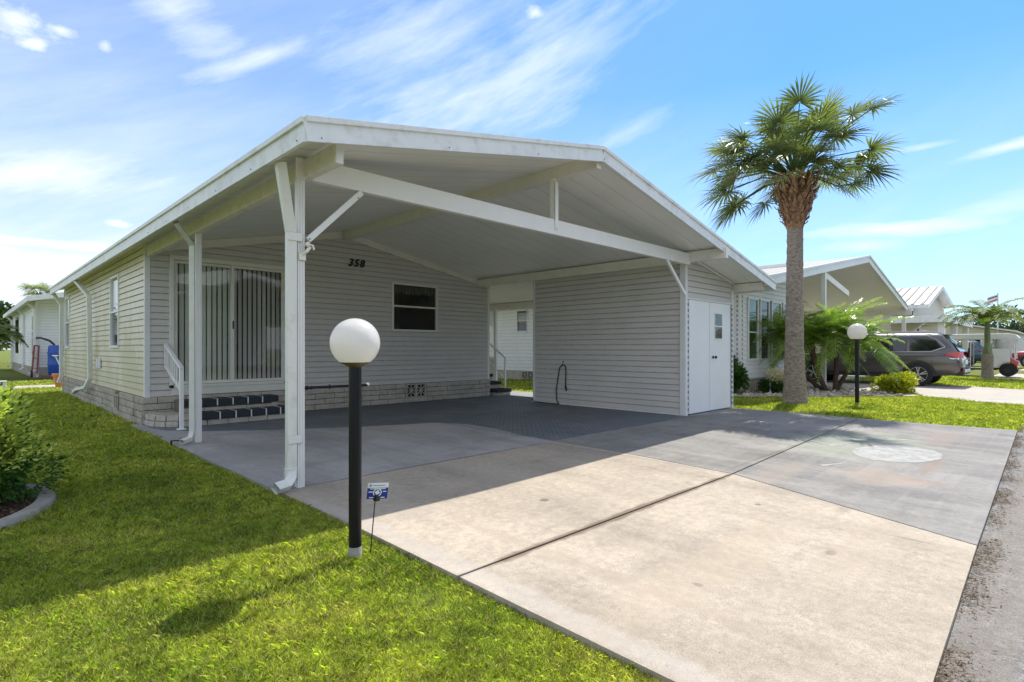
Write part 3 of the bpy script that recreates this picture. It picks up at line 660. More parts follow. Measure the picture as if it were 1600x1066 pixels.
vent(house, 'x', YW-.012, 6.87, .11, .26, .295, 2); vent(house, 'y', XW-.022, 11.92, .09, .18, .26, 2, mat=M['block'])
# side downspouts
for y0 in (15.4, 19.55):
    b = MB(); b.tube([(1.80,y0,2.68),(1.93,y0-.75 if y0<16 else y0-.1,2.30),(1.95,y0-.78 if y0<16 else y0-.1,.55),(1.88,y0-.7,.36),(1.80,y0-.2,.30),(1.78,y0+.1,.22)] if y0 < 16 else [(1.80,y0,2.68),(1.96,y0-.1,2.38),(1.96,y0-.1,.45),(1.9,y0-.1,.25)], 0, 4, False, (.085,.07)); b.build('downspout', M['downspout'], house, .006)
for yy in (14.0, 14.25): MB().box(XW-.045,XW-.016,yy,yy+.14,.78,.98).build('outlet_box', M['trim'], house, .004)
# storage room
SX0, SX1, SY0, SY1 = 9.02, 10.93, 4.75, 8.36
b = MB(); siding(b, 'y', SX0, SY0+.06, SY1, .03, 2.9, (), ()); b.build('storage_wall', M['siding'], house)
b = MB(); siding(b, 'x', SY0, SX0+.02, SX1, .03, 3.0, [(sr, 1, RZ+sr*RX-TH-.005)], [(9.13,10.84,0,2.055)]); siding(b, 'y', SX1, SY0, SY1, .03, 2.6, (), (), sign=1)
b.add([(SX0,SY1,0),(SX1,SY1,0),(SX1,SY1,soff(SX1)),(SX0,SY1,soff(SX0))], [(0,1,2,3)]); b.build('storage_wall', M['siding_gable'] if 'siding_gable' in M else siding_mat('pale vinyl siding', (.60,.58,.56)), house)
b = MB(); b.box(SX0-.035,SX0+.045,SY0-.04,SY0-.002,0,2.68); b.box(SX0-.036,SX0-.002,SY0-.039,SY0+.07,0,2.68); b.box(SX0-.02,SX0-.002,SY1-.05,SY1+.01,0,2.82); b.box(SX1-.03,SX1+.03,SY0-.035,SY0-.002,0,2.34)
b.box(SX0+.05,SX1-.03,SY0-.03,SY0-.002,2.056,2.085); b.bar((SX0+.05,SY0-.03,soff(SX0+.05)-.03),(SX1+.02,SY0-.03,soff(SX1+.02)-.03),.03,.035); b.bar((SX0-.02,4.8,2.84),(SX0-.02,SY1,2.84),.03,.04)
b.box(SX0-.018,SX0-.002,SY0+.07,SY1,.0,.028); b.build('corner_trim', M['trim'], house, .003)
def stripes(name, c1, c2, sc_):
    t = NT(name); w = t.n('ShaderNodeTexWave'); w.wave_type = 'BANDS'; w.bands_direction = 'Z'; w.inputs['Scale'].default_value = sc_; t.l(t.tc.outputs['Object'], w.inputs['Vector'])
    return t.done(t.pbr(t.ramp(w.outputs['Fac'], [(.50, c1), (.62, c2)]), .6))
M['notch'] = stripes('siding ends in channel', (.08,.10,.13), (.72,.73,.74), .314/.103)
M['notch2'] = stripes('pale siding ends in channel', (.30,.34,.40), (.75,.76,.78), .314/.13)
for xx in (9.077, 10.897): MB().box(xx-.012,xx+.014,SY0-.042,SY0-.0315,.03,2.05).build('end_channel', M['notch'], house)
dmat = simple('white painted door', (.80,.81,.82), .45, .03, 2, dirt=(3,.55,.8,.12), dirtc=(.5,.5,.48))
b = MB(); b.box(9.14,9.925,SY0-.028,SY0+.01,.02,2.05); b.build('storage_door', dmat, house, .004, label='plain white left door leaf of the storage room')
b = MB(); b.box(9.937,10.83,SY0-.028,SY0+.01,.02,2.05); sdoor = b.build('storage_door', dmat, house, .004, label='white right door leaf with small window and black knob')
b = MB(); b.box(10.12,10.46,SY0-.038,SY0-.029,1.35,1.87); b.build('window_frame', M['white'], sdoor, .003)
b = MB(); b.box(10.145,10.435,SY0-.041,SY0-.0385,1.62,1.845); b.box(10.145,10.435,SY0-.041,SY0-.0385,1.375,1.595); b.build('pane', M['dglass'], sdoor)
b = MB(); b.lathe([(.028,0),(.028,-.01),(.01,-.015),(.01,-.04),(.028,-.05),(.03,-.065),(.015,-.078)], (10.07,SY0-.028,1.02), 14, 'y'); b.build('door_knob', M['blackmetal'], sdoor, smooth=True)
# back eave post, lattice
b = MB(); b.box(11.04,11.12,11.75,11.83,0,2.33); b.build('post', M['white'], house, .003)
b = MB(); za, zb, ya, yb = .95, 2.33, 11.85, 13.2
for k in range(-16, 18):
    for sgn in (1, -1):
        y_ = ya+k*.11; pts = clip([(ya,za),(yb,za),(yb,zb),(ya,zb)], 1, -sgn, y_-sgn*za+.016) if True else None
        if len(pts) > 2: pts = clip(pts, -1, sgn, -(y_-sgn*za-.016))
        if len(pts) > 2: b.extr([(11.075+.006*sgn, p[0], p[1]) for p in pts], (.006,0,0))
b.box(11.05,11.10,ya,yb,za-.04,za); b.build('lattice', M['white'], house)
b = MB(); b.box(11.06,11.09,11.83,13.2,.10,.9); b.build('skirt_panel', M['white'], house)

# ------------------------------------------------------------------ entry steps
st = thing('entry_steps', 'block steps with dark carpet treads below the sliding glass door', 'steps', (3.1, 9.7, 0))
b = MB()
def arc_blocks(b, pts, z0, z1, L):
    for (p, q) in zip(pts, pts[1:]):
        b.bar((p[0],p[1],(z0+z1)/2),(q[0]+(p[0]-q[0])*.03,q[1]+(p[1]-q[1])*.03,(z0+z1)/2),.08,z1-z0-.01)
left = [(2.05,10.05),(2.06,9.85),(2.10,9.68),(2.20,9.55),(2.34,9.46),(2.50,9.41),(2.70,9.39)]
arc_blocks(b, left, .0, .09, .2); arc_blocks(b, [(x+.01,y+.01) for x, y in left], .09, .18, .2)
x = 2.70
while x < 4.1: b.box(x+.004,min(x+.30,4.1)-.004,9.35,9.45,.0,.085); x += .30
x = 2.42
while x < 3.9: b.box(x+.004,min(x+.32,3.9)-.004,9.655,9.75,.185,.245); x += .32
b.box(3.8,3.9,9.66,10.14,.19,.36); b.build('block_riser', M['block_front'], st, .006)
b = MB(); b.prism([(2.06,10.14),(2.06,9.85),(2.12,9.68),(2.22,9.56),(2.36,9.48),(2.52,9.43),(2.7,9.40),(4.08,9.40),(4.08,10.14)], .0, .172); b.prism([(2.44,9.70),(3.88,9.70),(3.88,10.14),(2.44,10.14)], .172, .355); b.build('step_core', M['mortar'], st)
b = MB(); b.prism([(2.08,10.13),(2.08,9.87),(2.14,9.70),(2.24,9.58),(2.38,9.50),(2.54,9.45),(2.72,9.43),(2.72,9.70),(2.42,9.72),(2.42,10.13)], .173, .182); b.build('side_tread', M['block'], st)
def tread(xa, xb, y0, y1, z, drop):
    b = MB(); b.prism([(xa,y0),(xb,y0),(xb,y1),(xa,y1)], z-.012, z); b.box(xa,xb,y0-.012,y0,z-drop,z); b.build('tread_carpet', M['carpet'], st, .004)
    x = xa+.24
    while x < xb-.05: MB().box(x,x+.018,y0-.0145,y0-.0125,z-drop,z+.0015).box(x,x+.018,y0-.0125,y1-.02,z+.0003,z+.0015).build('tread_strip', M['trim'], st); x += .235
tread(2.44, 3.90, 9.64, 9.98, .375, .105); tread(2.62, 4.10, 9.335, 9.64, .195, .11)
b = MB(); b.box(2.255,2.305,9.075,9.125,0,.90); b.box(2.225,2.335,9.045,9.155,.001,.016)
b.bar((2.28,9.07,.885),(2.32,10.16,1.25),.05,.04); b.bar((2.28,9.1,.56),(2.32,10.16,.90),.035,.025)
for i in range(1, 7):
    tt = i/7; y = 9.1+tt*1.04; b.box(2.275+.04*tt,2.293+.04*tt,y-.009,y+.009,.56+tt*.33,.88+tt*.35)
b.box(2.30,2.34,10.13,10.17,.88,1.25); b.build('handrail', M['white'], st, .003)
st2 = thing('side_steps', 'small block steps with white handrail at the back right corner', 'steps', (9.7, 10.4, 0))
b = MB(); b.box(9.48,9.94,10.02,10.35,0,.08); b.box(9.48,9.9,10.34,10.66,0,.26); b.box(9.48,9.9,10.66,11.6,0,.44); b.build('block_riser', M['block_front'], st2, .006)
b = MB(); b.box(9.47,9.96,10.0,10.34,.082,.17); b.box(9.47,9.92,10.33,10.64,.262,.34); b.box(9.47,9.92,10.65,11.6,.442,.52); b.build('tread_carpet', M['carpet'], st2, .006)
b = MB(); b.box(9.87,9.91,10.15,10.19,.17,.95); b.bar((9.89,10.16,.94),(9.89,11.3,1.66),.04,.035); b.box(9.88,9.90,10.5,10.52,.34,1.15); b.box(9.88,9.90,10.8,10.82,.52,1.33); b.bar((9.89,10.17,.42),(9.89,11.3,1.14),.03,.02); b.build('handrail', M['white'], st2, .003)
# ------------------------------------------------------------------ cord
b = MB(); cx = SX0-.035
b.tube([(cx-.03,7.58,.012),(cx-.005,7.66,.08),(cx,7.68,.3),(cx,7.62,.62),(cx,7.58,.78),(cx,7.52,.835),(cx,7.46,.835),(cx,7.42,.80),(cx-.004,7.41,.7),(cx-.004,7.42,.4)], .011, 8); b.tube([(cx-.004,7.42,.40),(cx-.004,7.40,.30)], [.022,.015], 8); b.tube([(cx+.01,7.49,.93),(cx-.012,7.49,.86),(cx-.012,7.49,.825)], .006, 6)
b.tube([(cx-.03,7.58,.012),(cx-.03,8.0,.012),(cx-.02,8.3,.02),(cx+.02,8.40,.08)], .009, 6)
tag(b.build('power_cord', M['dark'], None, smooth=True), 'black power cord hooked in a loop on the storage room wall', 'cord')

# ------------------------------------------------------------------ lamps
def lamp(loc, r, h, label, lean=0):
    t = thing('globe_lamp', label, 'lamp post', loc, 0, 'round globe lamp posts on the lawns')
    b = MB(); R = .0365*(r/.142)**.35; b.lathe([(R,.03),(R,h-r)], loc, 24); b.build('pole', M['blackmetal'], t, smooth=True)
    b = MB(); b.lathe([(R+.003,-.05),(R+.002,.045),(R+.0005,.05)], loc, 20); b.build('pole_base', M['curb'], t, smooth=True)
    b = MB(); b.lathe([(R*.9,h-r*1.02),(R*1.2,h-r*.97),(r*.42,h-r*.905),(r*.60,h-r*.83),(r*.61,h-r*.80)], loc, 32); b.build('fitter', simple('bronze fitter', (.10,.075,.03), .5), t, smooth=True)
    b = MB(); m = 28; pr = []
    for i in range(m+1):
        a = PI-(PI-.55)*0-(PI*(i/m)); a = .63+(PI-.63)*(i/m); pr.append((max(.0008, r*math.sin(a)), h-r*math.cos(a)))
    b.lathe(pr, loc, 48, cap=False); b.build('globe', M['opal'], t, smooth=True)
    return t
lamp((1.63,2.93,-.02), .142, 1.235, 'large white globe lamp on a black pole in the front lawn')
lamp((13.8,3.22,-.04), .187, 1.58, 'white globe lamp post on the right lawn between palm trunk and parked vehicle')
# yard sign
ys_ = thing('yard_sign', 'small blue and white security sign on a thin stake beside the lamp post', 'sign', (1.705,2.90,-.05), 0)
def q(r, z, n=0.0): return (1.71+r*FY+n*FX, 2.90-r*FX+n*FY, z)   # r along the view's right, n away
b = MB(); b.tube([q(0,-.05), q(.032,.30,-.004)], .0035, 8); b.build('stake', M['dark'], ys_)
pl = [(-.022,.292),(.098,.296),(.111,.390),(-.012,.385)]
def lerp2(u, v):
    p = [pl[0][i]+(pl[1][i]-pl[0][i])*u for i in (0,1)]; r = [pl[3][i]+(pl[2][i]-pl[3][i])*u for i in (0,1)]; return (p[0]+(r[0]-p[0])*v, p[1]+(r[1]-p[1])*v)
def patchq(u0, u1, v0, v1, n0, n1): 
    b = MB(); b.extr([q(*lerp2(u, v), n0) for u, v in ((u0,v0),(u1,v0),(u1,v1),(u0,v1))], Vector(q(0,0,n1))-Vector(q(0,0,n0))); return b
sp_ = patchq(0,1,0,1,.004,.006).build('sign_panel', M['signblue'], ys_)
b = patchq(.0,1,.70,1,.002,.0038); 
def strokes(b, items):
    for (u0,u1,v0,v1) in items: b.extr([q(*lerp2(u, v), .0008) for u, v in ((u0,v0),(u1,v0),(u1,v1),(u0,v1))], Vector(q(0,0,.003))-Vector(q(0,0,.0008)))
strokes(b, [(.12,.88,.62,.67),(.07,.28,.42,.48),(.76,.93,.44,.49),(.12,.34,.07,.12),(.66,.88,.07,.12)])
for k in range(20):
    a, a2 = k*PI/10, (k+1)*PI/10; P = lambda a, r: q(*lerp2(.5+math.cos(a)*r*.78, .40+math.sin(a)*r), .001)
    b.extr([P(a,.27),P(a2,.27),P(a2,.21),P(a,.21)], Vector(q(0,0,.003))-Vector(q(0,0,.001)))
for (u, v, rr) in ((.44,.42,.07),(.52,.50,.06),(.56,.38,.07),(.48,.33,.06)):
    b.extr([q(*lerp2(u+math.cos(k*PI/4)*rr, v+math.sin(k*PI/4)*rr), .001+.0002*rr*10) for k in range(8)], Vector(q(0,0,.003))-Vector(q(0,0,.001)))
b.build('sign_print', M['signwhite'], sp_)
b = MB(); strokes(b, [(.10,.2,.84,.93),(.10,.16,.77,.83)]); [b.extr([q(*lerp2(u, v), .0006) for u, v in ((.26+i*.055,.82),(.295+i*.055,.82),(.295+i*.055,.88),(.26+i*.055,.88))], Vector(q(0,0,.0025))-Vector(q(0,0,.0006))) for i in range(11)]
b.build('sign_print', simple('grey print', (.25,.27,.3), .6), sp_)
b = MB(); b.box(1.71-.012+.026,1.71+.012+.026,2.878-.004-.02,2.886-.02,.285,.312); b.bar(q(.018,.293,-.003),q(.055,.293,-.003),.008,.008); b.tube([q(.030,.285,-.002),q(.036,.318,-.002)], .011, 8); b.build('clip', M['dark'], ys_)

# ------------------------------------------------------------------ foliage
def unit(v): return v/np.maximum(np.linalg.norm(v, axis=1, keepdims=True), 1e-9)
def leafcloud(name, C, D, L, W, mat, parent, fold=.3):
    """diamond leaves: centre C, direction D, length L, width W"""
    n = len(C); D = unit(D); up = rng.normal(0, .5, (n,3))+np.array([0,0,1]); S = unit(np.cross(D, up)); N = np.cross(S, D)
    L = np.broadcast_to(L, n)[:,None]; W = np.broadcast_to(W, n)[:,None]
    A = C; B = C+D*L*.45+S*W/2+N*W*fold; T = C+D*L-N*L*.12; E = C+D*L*.45-S*W/2+N*W*fold
    V = np.stack([A, B, T, E], 1).reshape(-1,3); k = np.arange(n)*4
    F = np.concatenate([np.stack([k,k+1,k+2],1), np.stack([k,k+2,k+3],1)]); tn = rng.random(n)
    return npmesh(name, V, F, mat, parent, attr=np.concatenate([tn, tn]))
def blob(n, c, r, lumps=9, hollow=.55, lift=.25):
    """points through an uneven crown made of lumps; directions point outwards"""
    c = np.array(c); r = np.array(r); cc = unit(rng.normal(0,1,(lumps,3)))*rng.uniform(.35,.72,(lumps,1)); lr = rng.uniform(.32,.52,lumps)
    k = rng.integers(0, lumps, n); u = unit(rng.normal(0,1,(n,3))); rad = rng.uniform(hollow, 1, n)**.6
    p = cc[k]+u*(lr[k]*rad)[:,None]; d = unit(u+.5*p+rng.normal(0,.45,(n,3))+np.array([0,0,lift]))
    return c+p*r, d
# shrub and its bed on the left
b = MB(); k = len(curb_out); inn = []
for i, (x, y) in enumerate(curb_out):
    p0, p1 = curb_out[max(i-1,0)], curb_out[min(i+1,k-1)]; tx, ty = p1[0]-p0[0], p1[1]-p0[1]; l = math.hypot(tx,ty); inn.append((x-ty/l*.13, y+tx/l*.13))
def sm(p):
    o = []
    for i in range(len(p)-1):
        p0, p1, p2, p3 = p[max(i-1,0)], p[i], p[i+1], p[min(i+2,len(p)-1)]
        for t in (0,.25,.5,.75): o.append(tuple(.5*((2*p1[j])+(-p0[j]+p2[j])*t+(2*p0[j]-5*p1[j]+4*p2[j]-p3[j])*t*t+(-p0[j]+3*p1[j]-3*p2[j]+p3[j])*t**3) for j in (0,1)))
    return o+[p[-1]]
co, ci = sm(curb_out), sm(inn); rings = []
for (a, c_) in zip(co, ci):
    mx, my = (a[0]+c_[0])/2, (a[1]+c_[1])/2; rings.append([(a[0],a[1],-.1),(a[0],a[1],-.01),(a[0]*.85+c_[0]*.15,a[1]*.85+c_[1]*.15,.018),(a[0]*.15+c_[0]*.85,a[1]*.15+c_[1]*.85,.018),(c_[0],c_[1],-.01),(c_[0],c_[1],-.1)])
b.loft(rings); tag(b.build('bed_curb', M['curb'], None, smooth=True), 'curved grey concrete edging round the shrub bed on the left lawn', 'edging')
b = MB(); b.prism(ci, -.1, -.025); struct(b.build('mulch_bed', M['mulch']))
n = 2600; x = rng.uniform(-1.2,.5,n); y = rng.uniform(4.7,6.6,n); ok = inpoly(x, y, ci); x, y = x[ok], y[ok]; n = len(x)
C = np.stack([x,y,np.full(n,-.02)+rng.uniform(0,.015,n)],1); D = rng.normal(0,1,(n,3)); D[:,2] *= .15
o = leafcloud('mulch_chips', C, D, rng.uniform(.02,.06,n), rng.uniform(.006,.016,n), M['litter'], None); o['kind'] = 'stuff'; o['label'] = 'brown bark chips in the shrub bed'
sh = thing('shrub', 'rounded garden shrub with bright yellow green tips in the curbed bed', 'shrub', (-.12,6.0,-.03))
C, D = blob(12000, (-.10,6.0,.36), (.74,.80,.62), 22, .5, .5); C2, D2 = blob(6000, (.02,5.95,.62), (.46,.5,.36), 9, .4, .9); C, D = np.concatenate([C, C2]), np.concatenate([D, D2]); m_ = C[:,2] > -.02; C, D = C[m_], D[m_]
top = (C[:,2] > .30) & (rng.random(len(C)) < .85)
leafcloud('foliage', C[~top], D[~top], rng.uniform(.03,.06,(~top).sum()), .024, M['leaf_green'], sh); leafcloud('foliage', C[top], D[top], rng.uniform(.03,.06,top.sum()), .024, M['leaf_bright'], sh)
b = MB()
for i in range(14):
    a = i*2*PI/14; b.tube([(-.12,6,-.05),(-.12+.15*math.cos(a),6+.15*math.sin(a),.2),(-.12+.4*math.cos(a),6+.4*math.sin(a),.5)], [.016,.011,.005], 6)
b.build('stems', M['bark'], sh)
def shrub(name, label, c, r, n, leaf, mat, lumps=10, stems=True, cat='shrub', extra=None):
    s = thing(name, label, cat, (c[0],c[1],-.03)); C, D = blob(n, c, r, lumps, .4, .4); m_ = C[:,2] > -.03; C, D = C[m_], D[m_]
    leafcloud('foliage', C, D, rng.uniform(leaf*.6, leaf*1.3, len(C)), leaf*.42, mat, s)
    if extra:
        C, D = blob(extra[0], (c[0],c[1],c[2]+r[2]*.2), tuple(v*1.05 for v in r), lumps, .8, .6); leafcloud('blossom', C, D, leaf*.7, leaf*.5, extra[1], s)
    b = MB()
    for i in range(9):
        a = i*.7+c[0]; b.tube([(c[0]+.05*math.cos(a),c[1]+.05*math.sin(a),-.05),(c[0]+r[0]*.6*math.cos(a),c[1]+r[1]*.6*math.sin(a),c[2]+r[2]*.3)], [.016,.006], 5)
    b.build('stems', M['bark'], s); return s
shrub('tall_shrub', 'upright dark green shrub standing at the white corner of the neighbouring house', (14.35,6.2,.52), (.44,.40,.60), 4200, .085, M['leaf_green'], 12)
shrub('flowering_shrub', 'low shrub with pale pinkish white blossoms under the neighbouring windows', (15.55,5.55,.22), (.62,.5,.34), 2600, .07, M['leaf_green'], 10, extra=(2200, M['petal']))
shrub('green_shrub', 'low plain green shrub half hidden behind the tall palm trunk', (16.8,5.75,.22), (.5,.4,.3), 1600, .07, M['leaf_green'], 8)
shrub('croton_shrub', 'bright yellow green croton shrub right of the small globe lamp', (18.05,3.30,.22), (.85,.55,.34), 5200, .085, M['leaf_yellow'], 16)
# river rocks
b = MB()
for i in range(420):
    x, y = random.uniform(13.3,19), random.uniform(2.7,6.2)
    if not inpoly(np.array([x]), np.array([y]), bedpoly)[0]: continue
    r = random.uniform(.03,.07); b.sphere((x,y,lz(y)+.03+r*.3), r, 7, 5, (1,1,.65))
struct(b.build('river_rocks', simple('pale rocks', (.48,.42,.36), .85, .35, 3), None, smooth=True), kind='stuff')

# fan palm
def fanpalm(name, label, base, trunk_h, spec, r0=.24, r1=.165, boots=True, seed=3, crown_c=None, L=.82, nl=34, cat='palm tree', boot=(3.95,5.05,.17,.42)):
    R_ = random.Random(seed); p = thing(name, label, cat, base); bx, by, bz = base
    prof = []
    z = 0
    while z <= trunk_h:
        f = z/trunk_h; r = r1+(r0-r1)*math.exp(-f*2.6)+(.035*math.exp(-z*3)); r *= 1+.018*math.sin(z*24)+.02*R_.uniform(-1,1)
        prof.append((r, z-.05)); z += .055
    b = MB(); rings = []
    for r, h in prof:
        ring = []
        for t in range(22):
            a = t*2*PI/22; rr = r*(1+.035*math.sin(3*a+h*1.3)+.03*R_.uniform(-1,1)); ring.append((bx+rr*math.cos(a), by+rr*math.sin(a), bz+h))
        rings.append(ring)
    b.loft(rings); b.build('trunk', M['trunk'], p, smooth=True)
    if boots:
        b = MB(); h0, h1, rb0, rb1 = boot
        b.lathe([(rb0*.8,h0-.1),(rb0,h0),(rb1*.72,h0+(h1-h0)*.55),(rb1*.62,h1),(.1,h1+.2)], base, 16)
        rows = 15
        for i in range(rows):
            f = i/(rows-1); zz = h0+(h1-h0)*f; rr = rb0+(rb1*.8-rb0)*min(1, f*1.7)**.8; nn = int(9+9*min(1,f*1.6))
            for k in range(nn):
                a = k*2*PI/nn+(i%2)*PI/nn+R_.uniform(-.12,.12); ca, sa = math.cos(a), math.sin(a); ln = R_.uniform(.10,.20)*(1 if f > .15 else .6); out = R_.uniform(.06,.15)*(.5+f*.6)
                P0 = Vector((bx+ca*rr*.8, by+sa*rr*.8, bz+zz)); P1 = Vector((bx+ca*(rr+out*.6), by+sa*(rr+out*.6), bz+zz+ln*.5)); P2 = Vector((bx+ca*(rr+out), by+sa*(rr+out), bz+zz+ln))
                s_ = Vector((-sa, ca, 0)); wd = R_.uniform(.035,.06); n_ = Vector((ca,sa,.3))*.02
                tilt = s_*R_.uniform(-.06,.06)
                b.loft([[P0-s_*wd, P0+s_*wd, P0+s_*wd*.6+n_, P0-s_*wd*.6+n_],[P1-s_*wd*.75+tilt*.5, P1+s_*wd*.75+tilt*.5, P1+s_*wd*.4+n_+tilt*.5, P1-s_*wd*.4+n_+tilt*.5],[P2-s_*wd*.45+tilt, P2+s_*wd*.45+tilt, P2+s_*wd*.3+n_*.7+tilt, P2-s_*wd*.3+n_*.7+tilt]])
        b.build('leaf_boots', M['boot'], p)
    V, F, T = [], [], []
    pb = MB(); cz = bz+(crown_c if crown_c else trunk_h)
    heart = Vector((bx, by, cz))
    for (r_, z_, n_, sz) in spec:     # hub offsets: along view right, height, along view depth
        hub = Vector((bx+r_*FY+n_*FX, by-r_*FX+n_*FY, z_))
        ax = (hub-heart); dist = ax.length; ax.normalize()
        mid = heart+(hub-heart)*.5+Vector((0,0,.10*dist))
        pb.tube([heart+ax*.08, mid, hub], [.020,.014,.010], 5)
        d2 = (hub-mid).normalized(); side = d2.cross(Vector((0,0,1)));
        if side.length < .1: side = Vector((1,0,0))
        side.normalize(); roll = R_.uniform(-.5,.5); nrm = side.cross(d2).normalized(); side = (side*math.cos(roll)+nrm*math.sin(roll)).normalized(); nrm = side.cross(d2).normalized()
        tone = R_.random(); ll = L*sz
        for k in range(nl):
            t = (k/(nl-1)-.5)*2; ang = t*2.0; rev = -.25*abs(t)        # fan wraps around, folded in the middle
            dr = (d2*math.cos(ang)+side*math.sin(ang)*.95+nrm*(.20*abs(t)+.08*((k % 2)*2-1)-.05)).normalized()
            le = ll*(1-.30*abs(t)**1.5)*R_.uniform(.86,1.08); sw_ = nrm.cross(dr).normalized(); st_ = hub+dr*.02
            w0 = .020*sz/.8
            prev = None; droop = R_.uniform(.08,.38)
            segs = 4; base_i = len(V)
            for s_ in range(segs+1):
                f = s_/segs; wv = w0*(.35+1.3*f if f < .45 else .935*(1-f)/.55+.03); pnt = st_+dr*(le*f)+Vector((0,0,-1))*(droop*le*f**2.6)
                V.append(pnt-sw_*wv); V.append(pnt+sw_*wv)
            for s_ in range(segs):
                i0 = base_i+2*s_; F.append((i0,i0+1,i0+3,i0+2)); T.append(min(1,max(0,tone*.7+R_.uniform(0,.35))))
    npmesh('crown', np.array([tuple(v) for v in V]), np.array(F), M['fan'], p, attr=np.array(T)); pb.build('petioles', M['frond2'], p)
    return p
spec = [(-1.45,5.35,.2,1),(-1.55,4.85,-.3,1),(-1.25,4.45,.3,.95),(-1.05,5.75,.4,1),(-.85,5.35,-.8,1),(-.75,4.75,-.9,.9),(-.55,6.05,-.3,1),(-.35,6.25,.7,.95),(-.05,6.2,.1,.95),(-.3,5.6,-1.1,.95),
        (.1,5.9,-.8,.95),(.4,6.2,.5,.9),(.62,6.3,-.2,1.0),(.85,6.15,.35,1),(.95,5.85,.0,.9),(.35,5.45,-1.1,.9),(1.55,5.45,.1,.98),(1.75,5.15,-.2,.9),(1.35,5.15,.5,.8),(1.0,4.95,-.4,.7),(.75,4.62,-.5,.72),(.55,5.75,1.1,.9),(-.6,5.4,1.2,.95),(.1,5.3,1.3,.9),(-1.1,5.0,.9,.9),(-.1,4.95,-.9,.75),(-.45,5.9,.1,.9),(.3,5.85,.2,.85),(-1.0,5.15,-.1,.9),(.55,5.7,-.35,.8),(-.15,5.5,.5,.8)]
spec += [(-1.8,5.2,.3,.9),(-1.7,4.6,-.2,.9),(-1.45,4.35,.0,.85),(-1.2,5.1,-.6,.95),(-1.0,4.6,.5,.9),(-1.35,5.65,-.2,.9),(-1.6,5.0,-.7,.85),(-.8,4.35,-.2,.7),(1.7,5.4,.4,.85),(1.5,5.0,-.4,.8)]
spec = [(x*.93, z, n_, q_) for x, z, n_, q_ in spec]
spec += [(math.cos(k*2.4)*.62, 4.95+.5*((k*7)%5)/5, math.sin(k*2.4)*.62, .78) for k in range(13)]
spec += [(x+random.uniform(-.25,.25), z+random.uniform(-.22,.22), -n_+random.uniform(-.5,.5), q_*.92) for x, z, n_, q_ in spec if z > 4.9 and random.random() < .5]
fanpalm('sabal_palm', 'tall fan palm with rough trunk standing on the lawn right of the driveway', (13.1,4.26,-.05), 4.15, spec, .24, .155, crown_c=5.0, boot=(3.95,4.95,.19,.45), nl=36, L=.80)
spec2 = [(math.cos(a)*rr, z, math.sin(a)*rr, .85) for a, rr, z in [(k*2.4, .3+.4*((k*37)%10)/10, 4.4+.8*((k*53)%11)/11) for k in range(22)]]
fanpalm('fan_palm', 'fan palm crown showing above the roof of the house at far left', (3.56,45.9,-.05), 4.4, spec2, .25, .2, False, 5, 4.6, .8, 24)
# pinnate palms
def frond(V, F, T, base, dirh, length, arch, lw, ll, R_, npair=26, start=.12, rise=.9, pw=2.0):
    d = Vector((math.cos(dirh), math.sin(dirh), 0)); pts = []; N = 14
    for i in range(N+1):
        f = i/N; h = length*(f*math.cos(rise*(1-f*.55))); z = length*(math.sin(rise)*f-arch*f**pw); pts.append(base+d*h+Vector((0,0,z)))
    side = Vector((-d.y, d.x, 0)); tone = R_.random()
    def quadstrip(p, q, w, s):
        i0 = len(V); m = p+(q-p)*.5+Vector((0,0,.03*ll)); q = q-Vector((0,0,.18*ll))
        V.extend([p-s*w*.5, p+s*w*.5, m-s*w, m+s*w, q-s*w*.1, q+s*w*.1]); F.extend([(i0,i0+1,i0+3,i0+2),(i0+2,i0+3,i0+5,i0+4)]); t = min(1, tone*.7+R_.uniform(0,.35)); T.extend([t, t])
    for k in range(npair):
        f = start+(1-start)*k/(npair-1); x = f*N; i = min(int(x), N-1); p = pts[i]+(pts[i+1]-pts[i])*(x-i); tg = (pts[i+1]-pts[i]).normalized()
        l_ = ll*(math.sin(PI*min(1,.12+f*.86))**.6)*R_.uniform(.85,1.1)
        for s_ in (-1, 1):
            dr = (side*s_*.82+tg*.55+Vector((0,0,R_.uniform(.0,.35)))).normalized(); quadstrip(p, p+dr*l_, lw, tg)
    for i in range(N):
        i0 = len(V); w_ = .012*(1-i/N)+.004; V.extend([pts[i]-side*w_, pts[i]+side*w_, pts[i+1]-side*w_*.9, pts[i+1]+side*w_*.9, ]); F.append((i0,i0+1,i0+3,i0+2)); T.append(.9)
pg = thing('pygmy_date_palm', 'bushy feathery palm cluster with several dark trunks in the rock bed', 'palm tree', (17.5,4.7,-.05)); R_ = random.Random(4)
V, F, T = [], [], []; tb = MB()
for (ox, oy, hx, hy, hz, nf) in ((-.1,.1,-.40,.45,1.35,44),(.1,-.05,.05,-.1,1.6,48),(.22,.0,.45,-.5,1.25,44),(-.05,.2,-.6,1.1,1.45,40)):
    b0 = Vector((17.5+ox,4.7+oy,-.08)); tp = Vector((17.5+hx,4.7+hy,hz)); mid = b0+(tp-b0)*.45+Vector((hx*.12,hy*.12,0))
    tb.tube([b0, b0+(mid-b0)*.5, mid, mid+(tp-mid)*.6, tp], [.08,.062,.055,.075,.11], 10)
    for k in range(nf):
        ri = R_.uniform(.0,1.5); frond(V, F, T, tp, k*2.399+R_.uniform(-.2,.2), R_.uniform(1.0,1.55), .18+.62*(1-ri/1.5)+R_.uniform(0,.2), .014, .26, R_, 34, .06, ri)
npmesh('crown', np.array([tuple(v) for v in V]), np.array(F), M['frond'], pg, attr=np.array(T)); tb.build('trunk', M['bark'], pg, smooth=True)
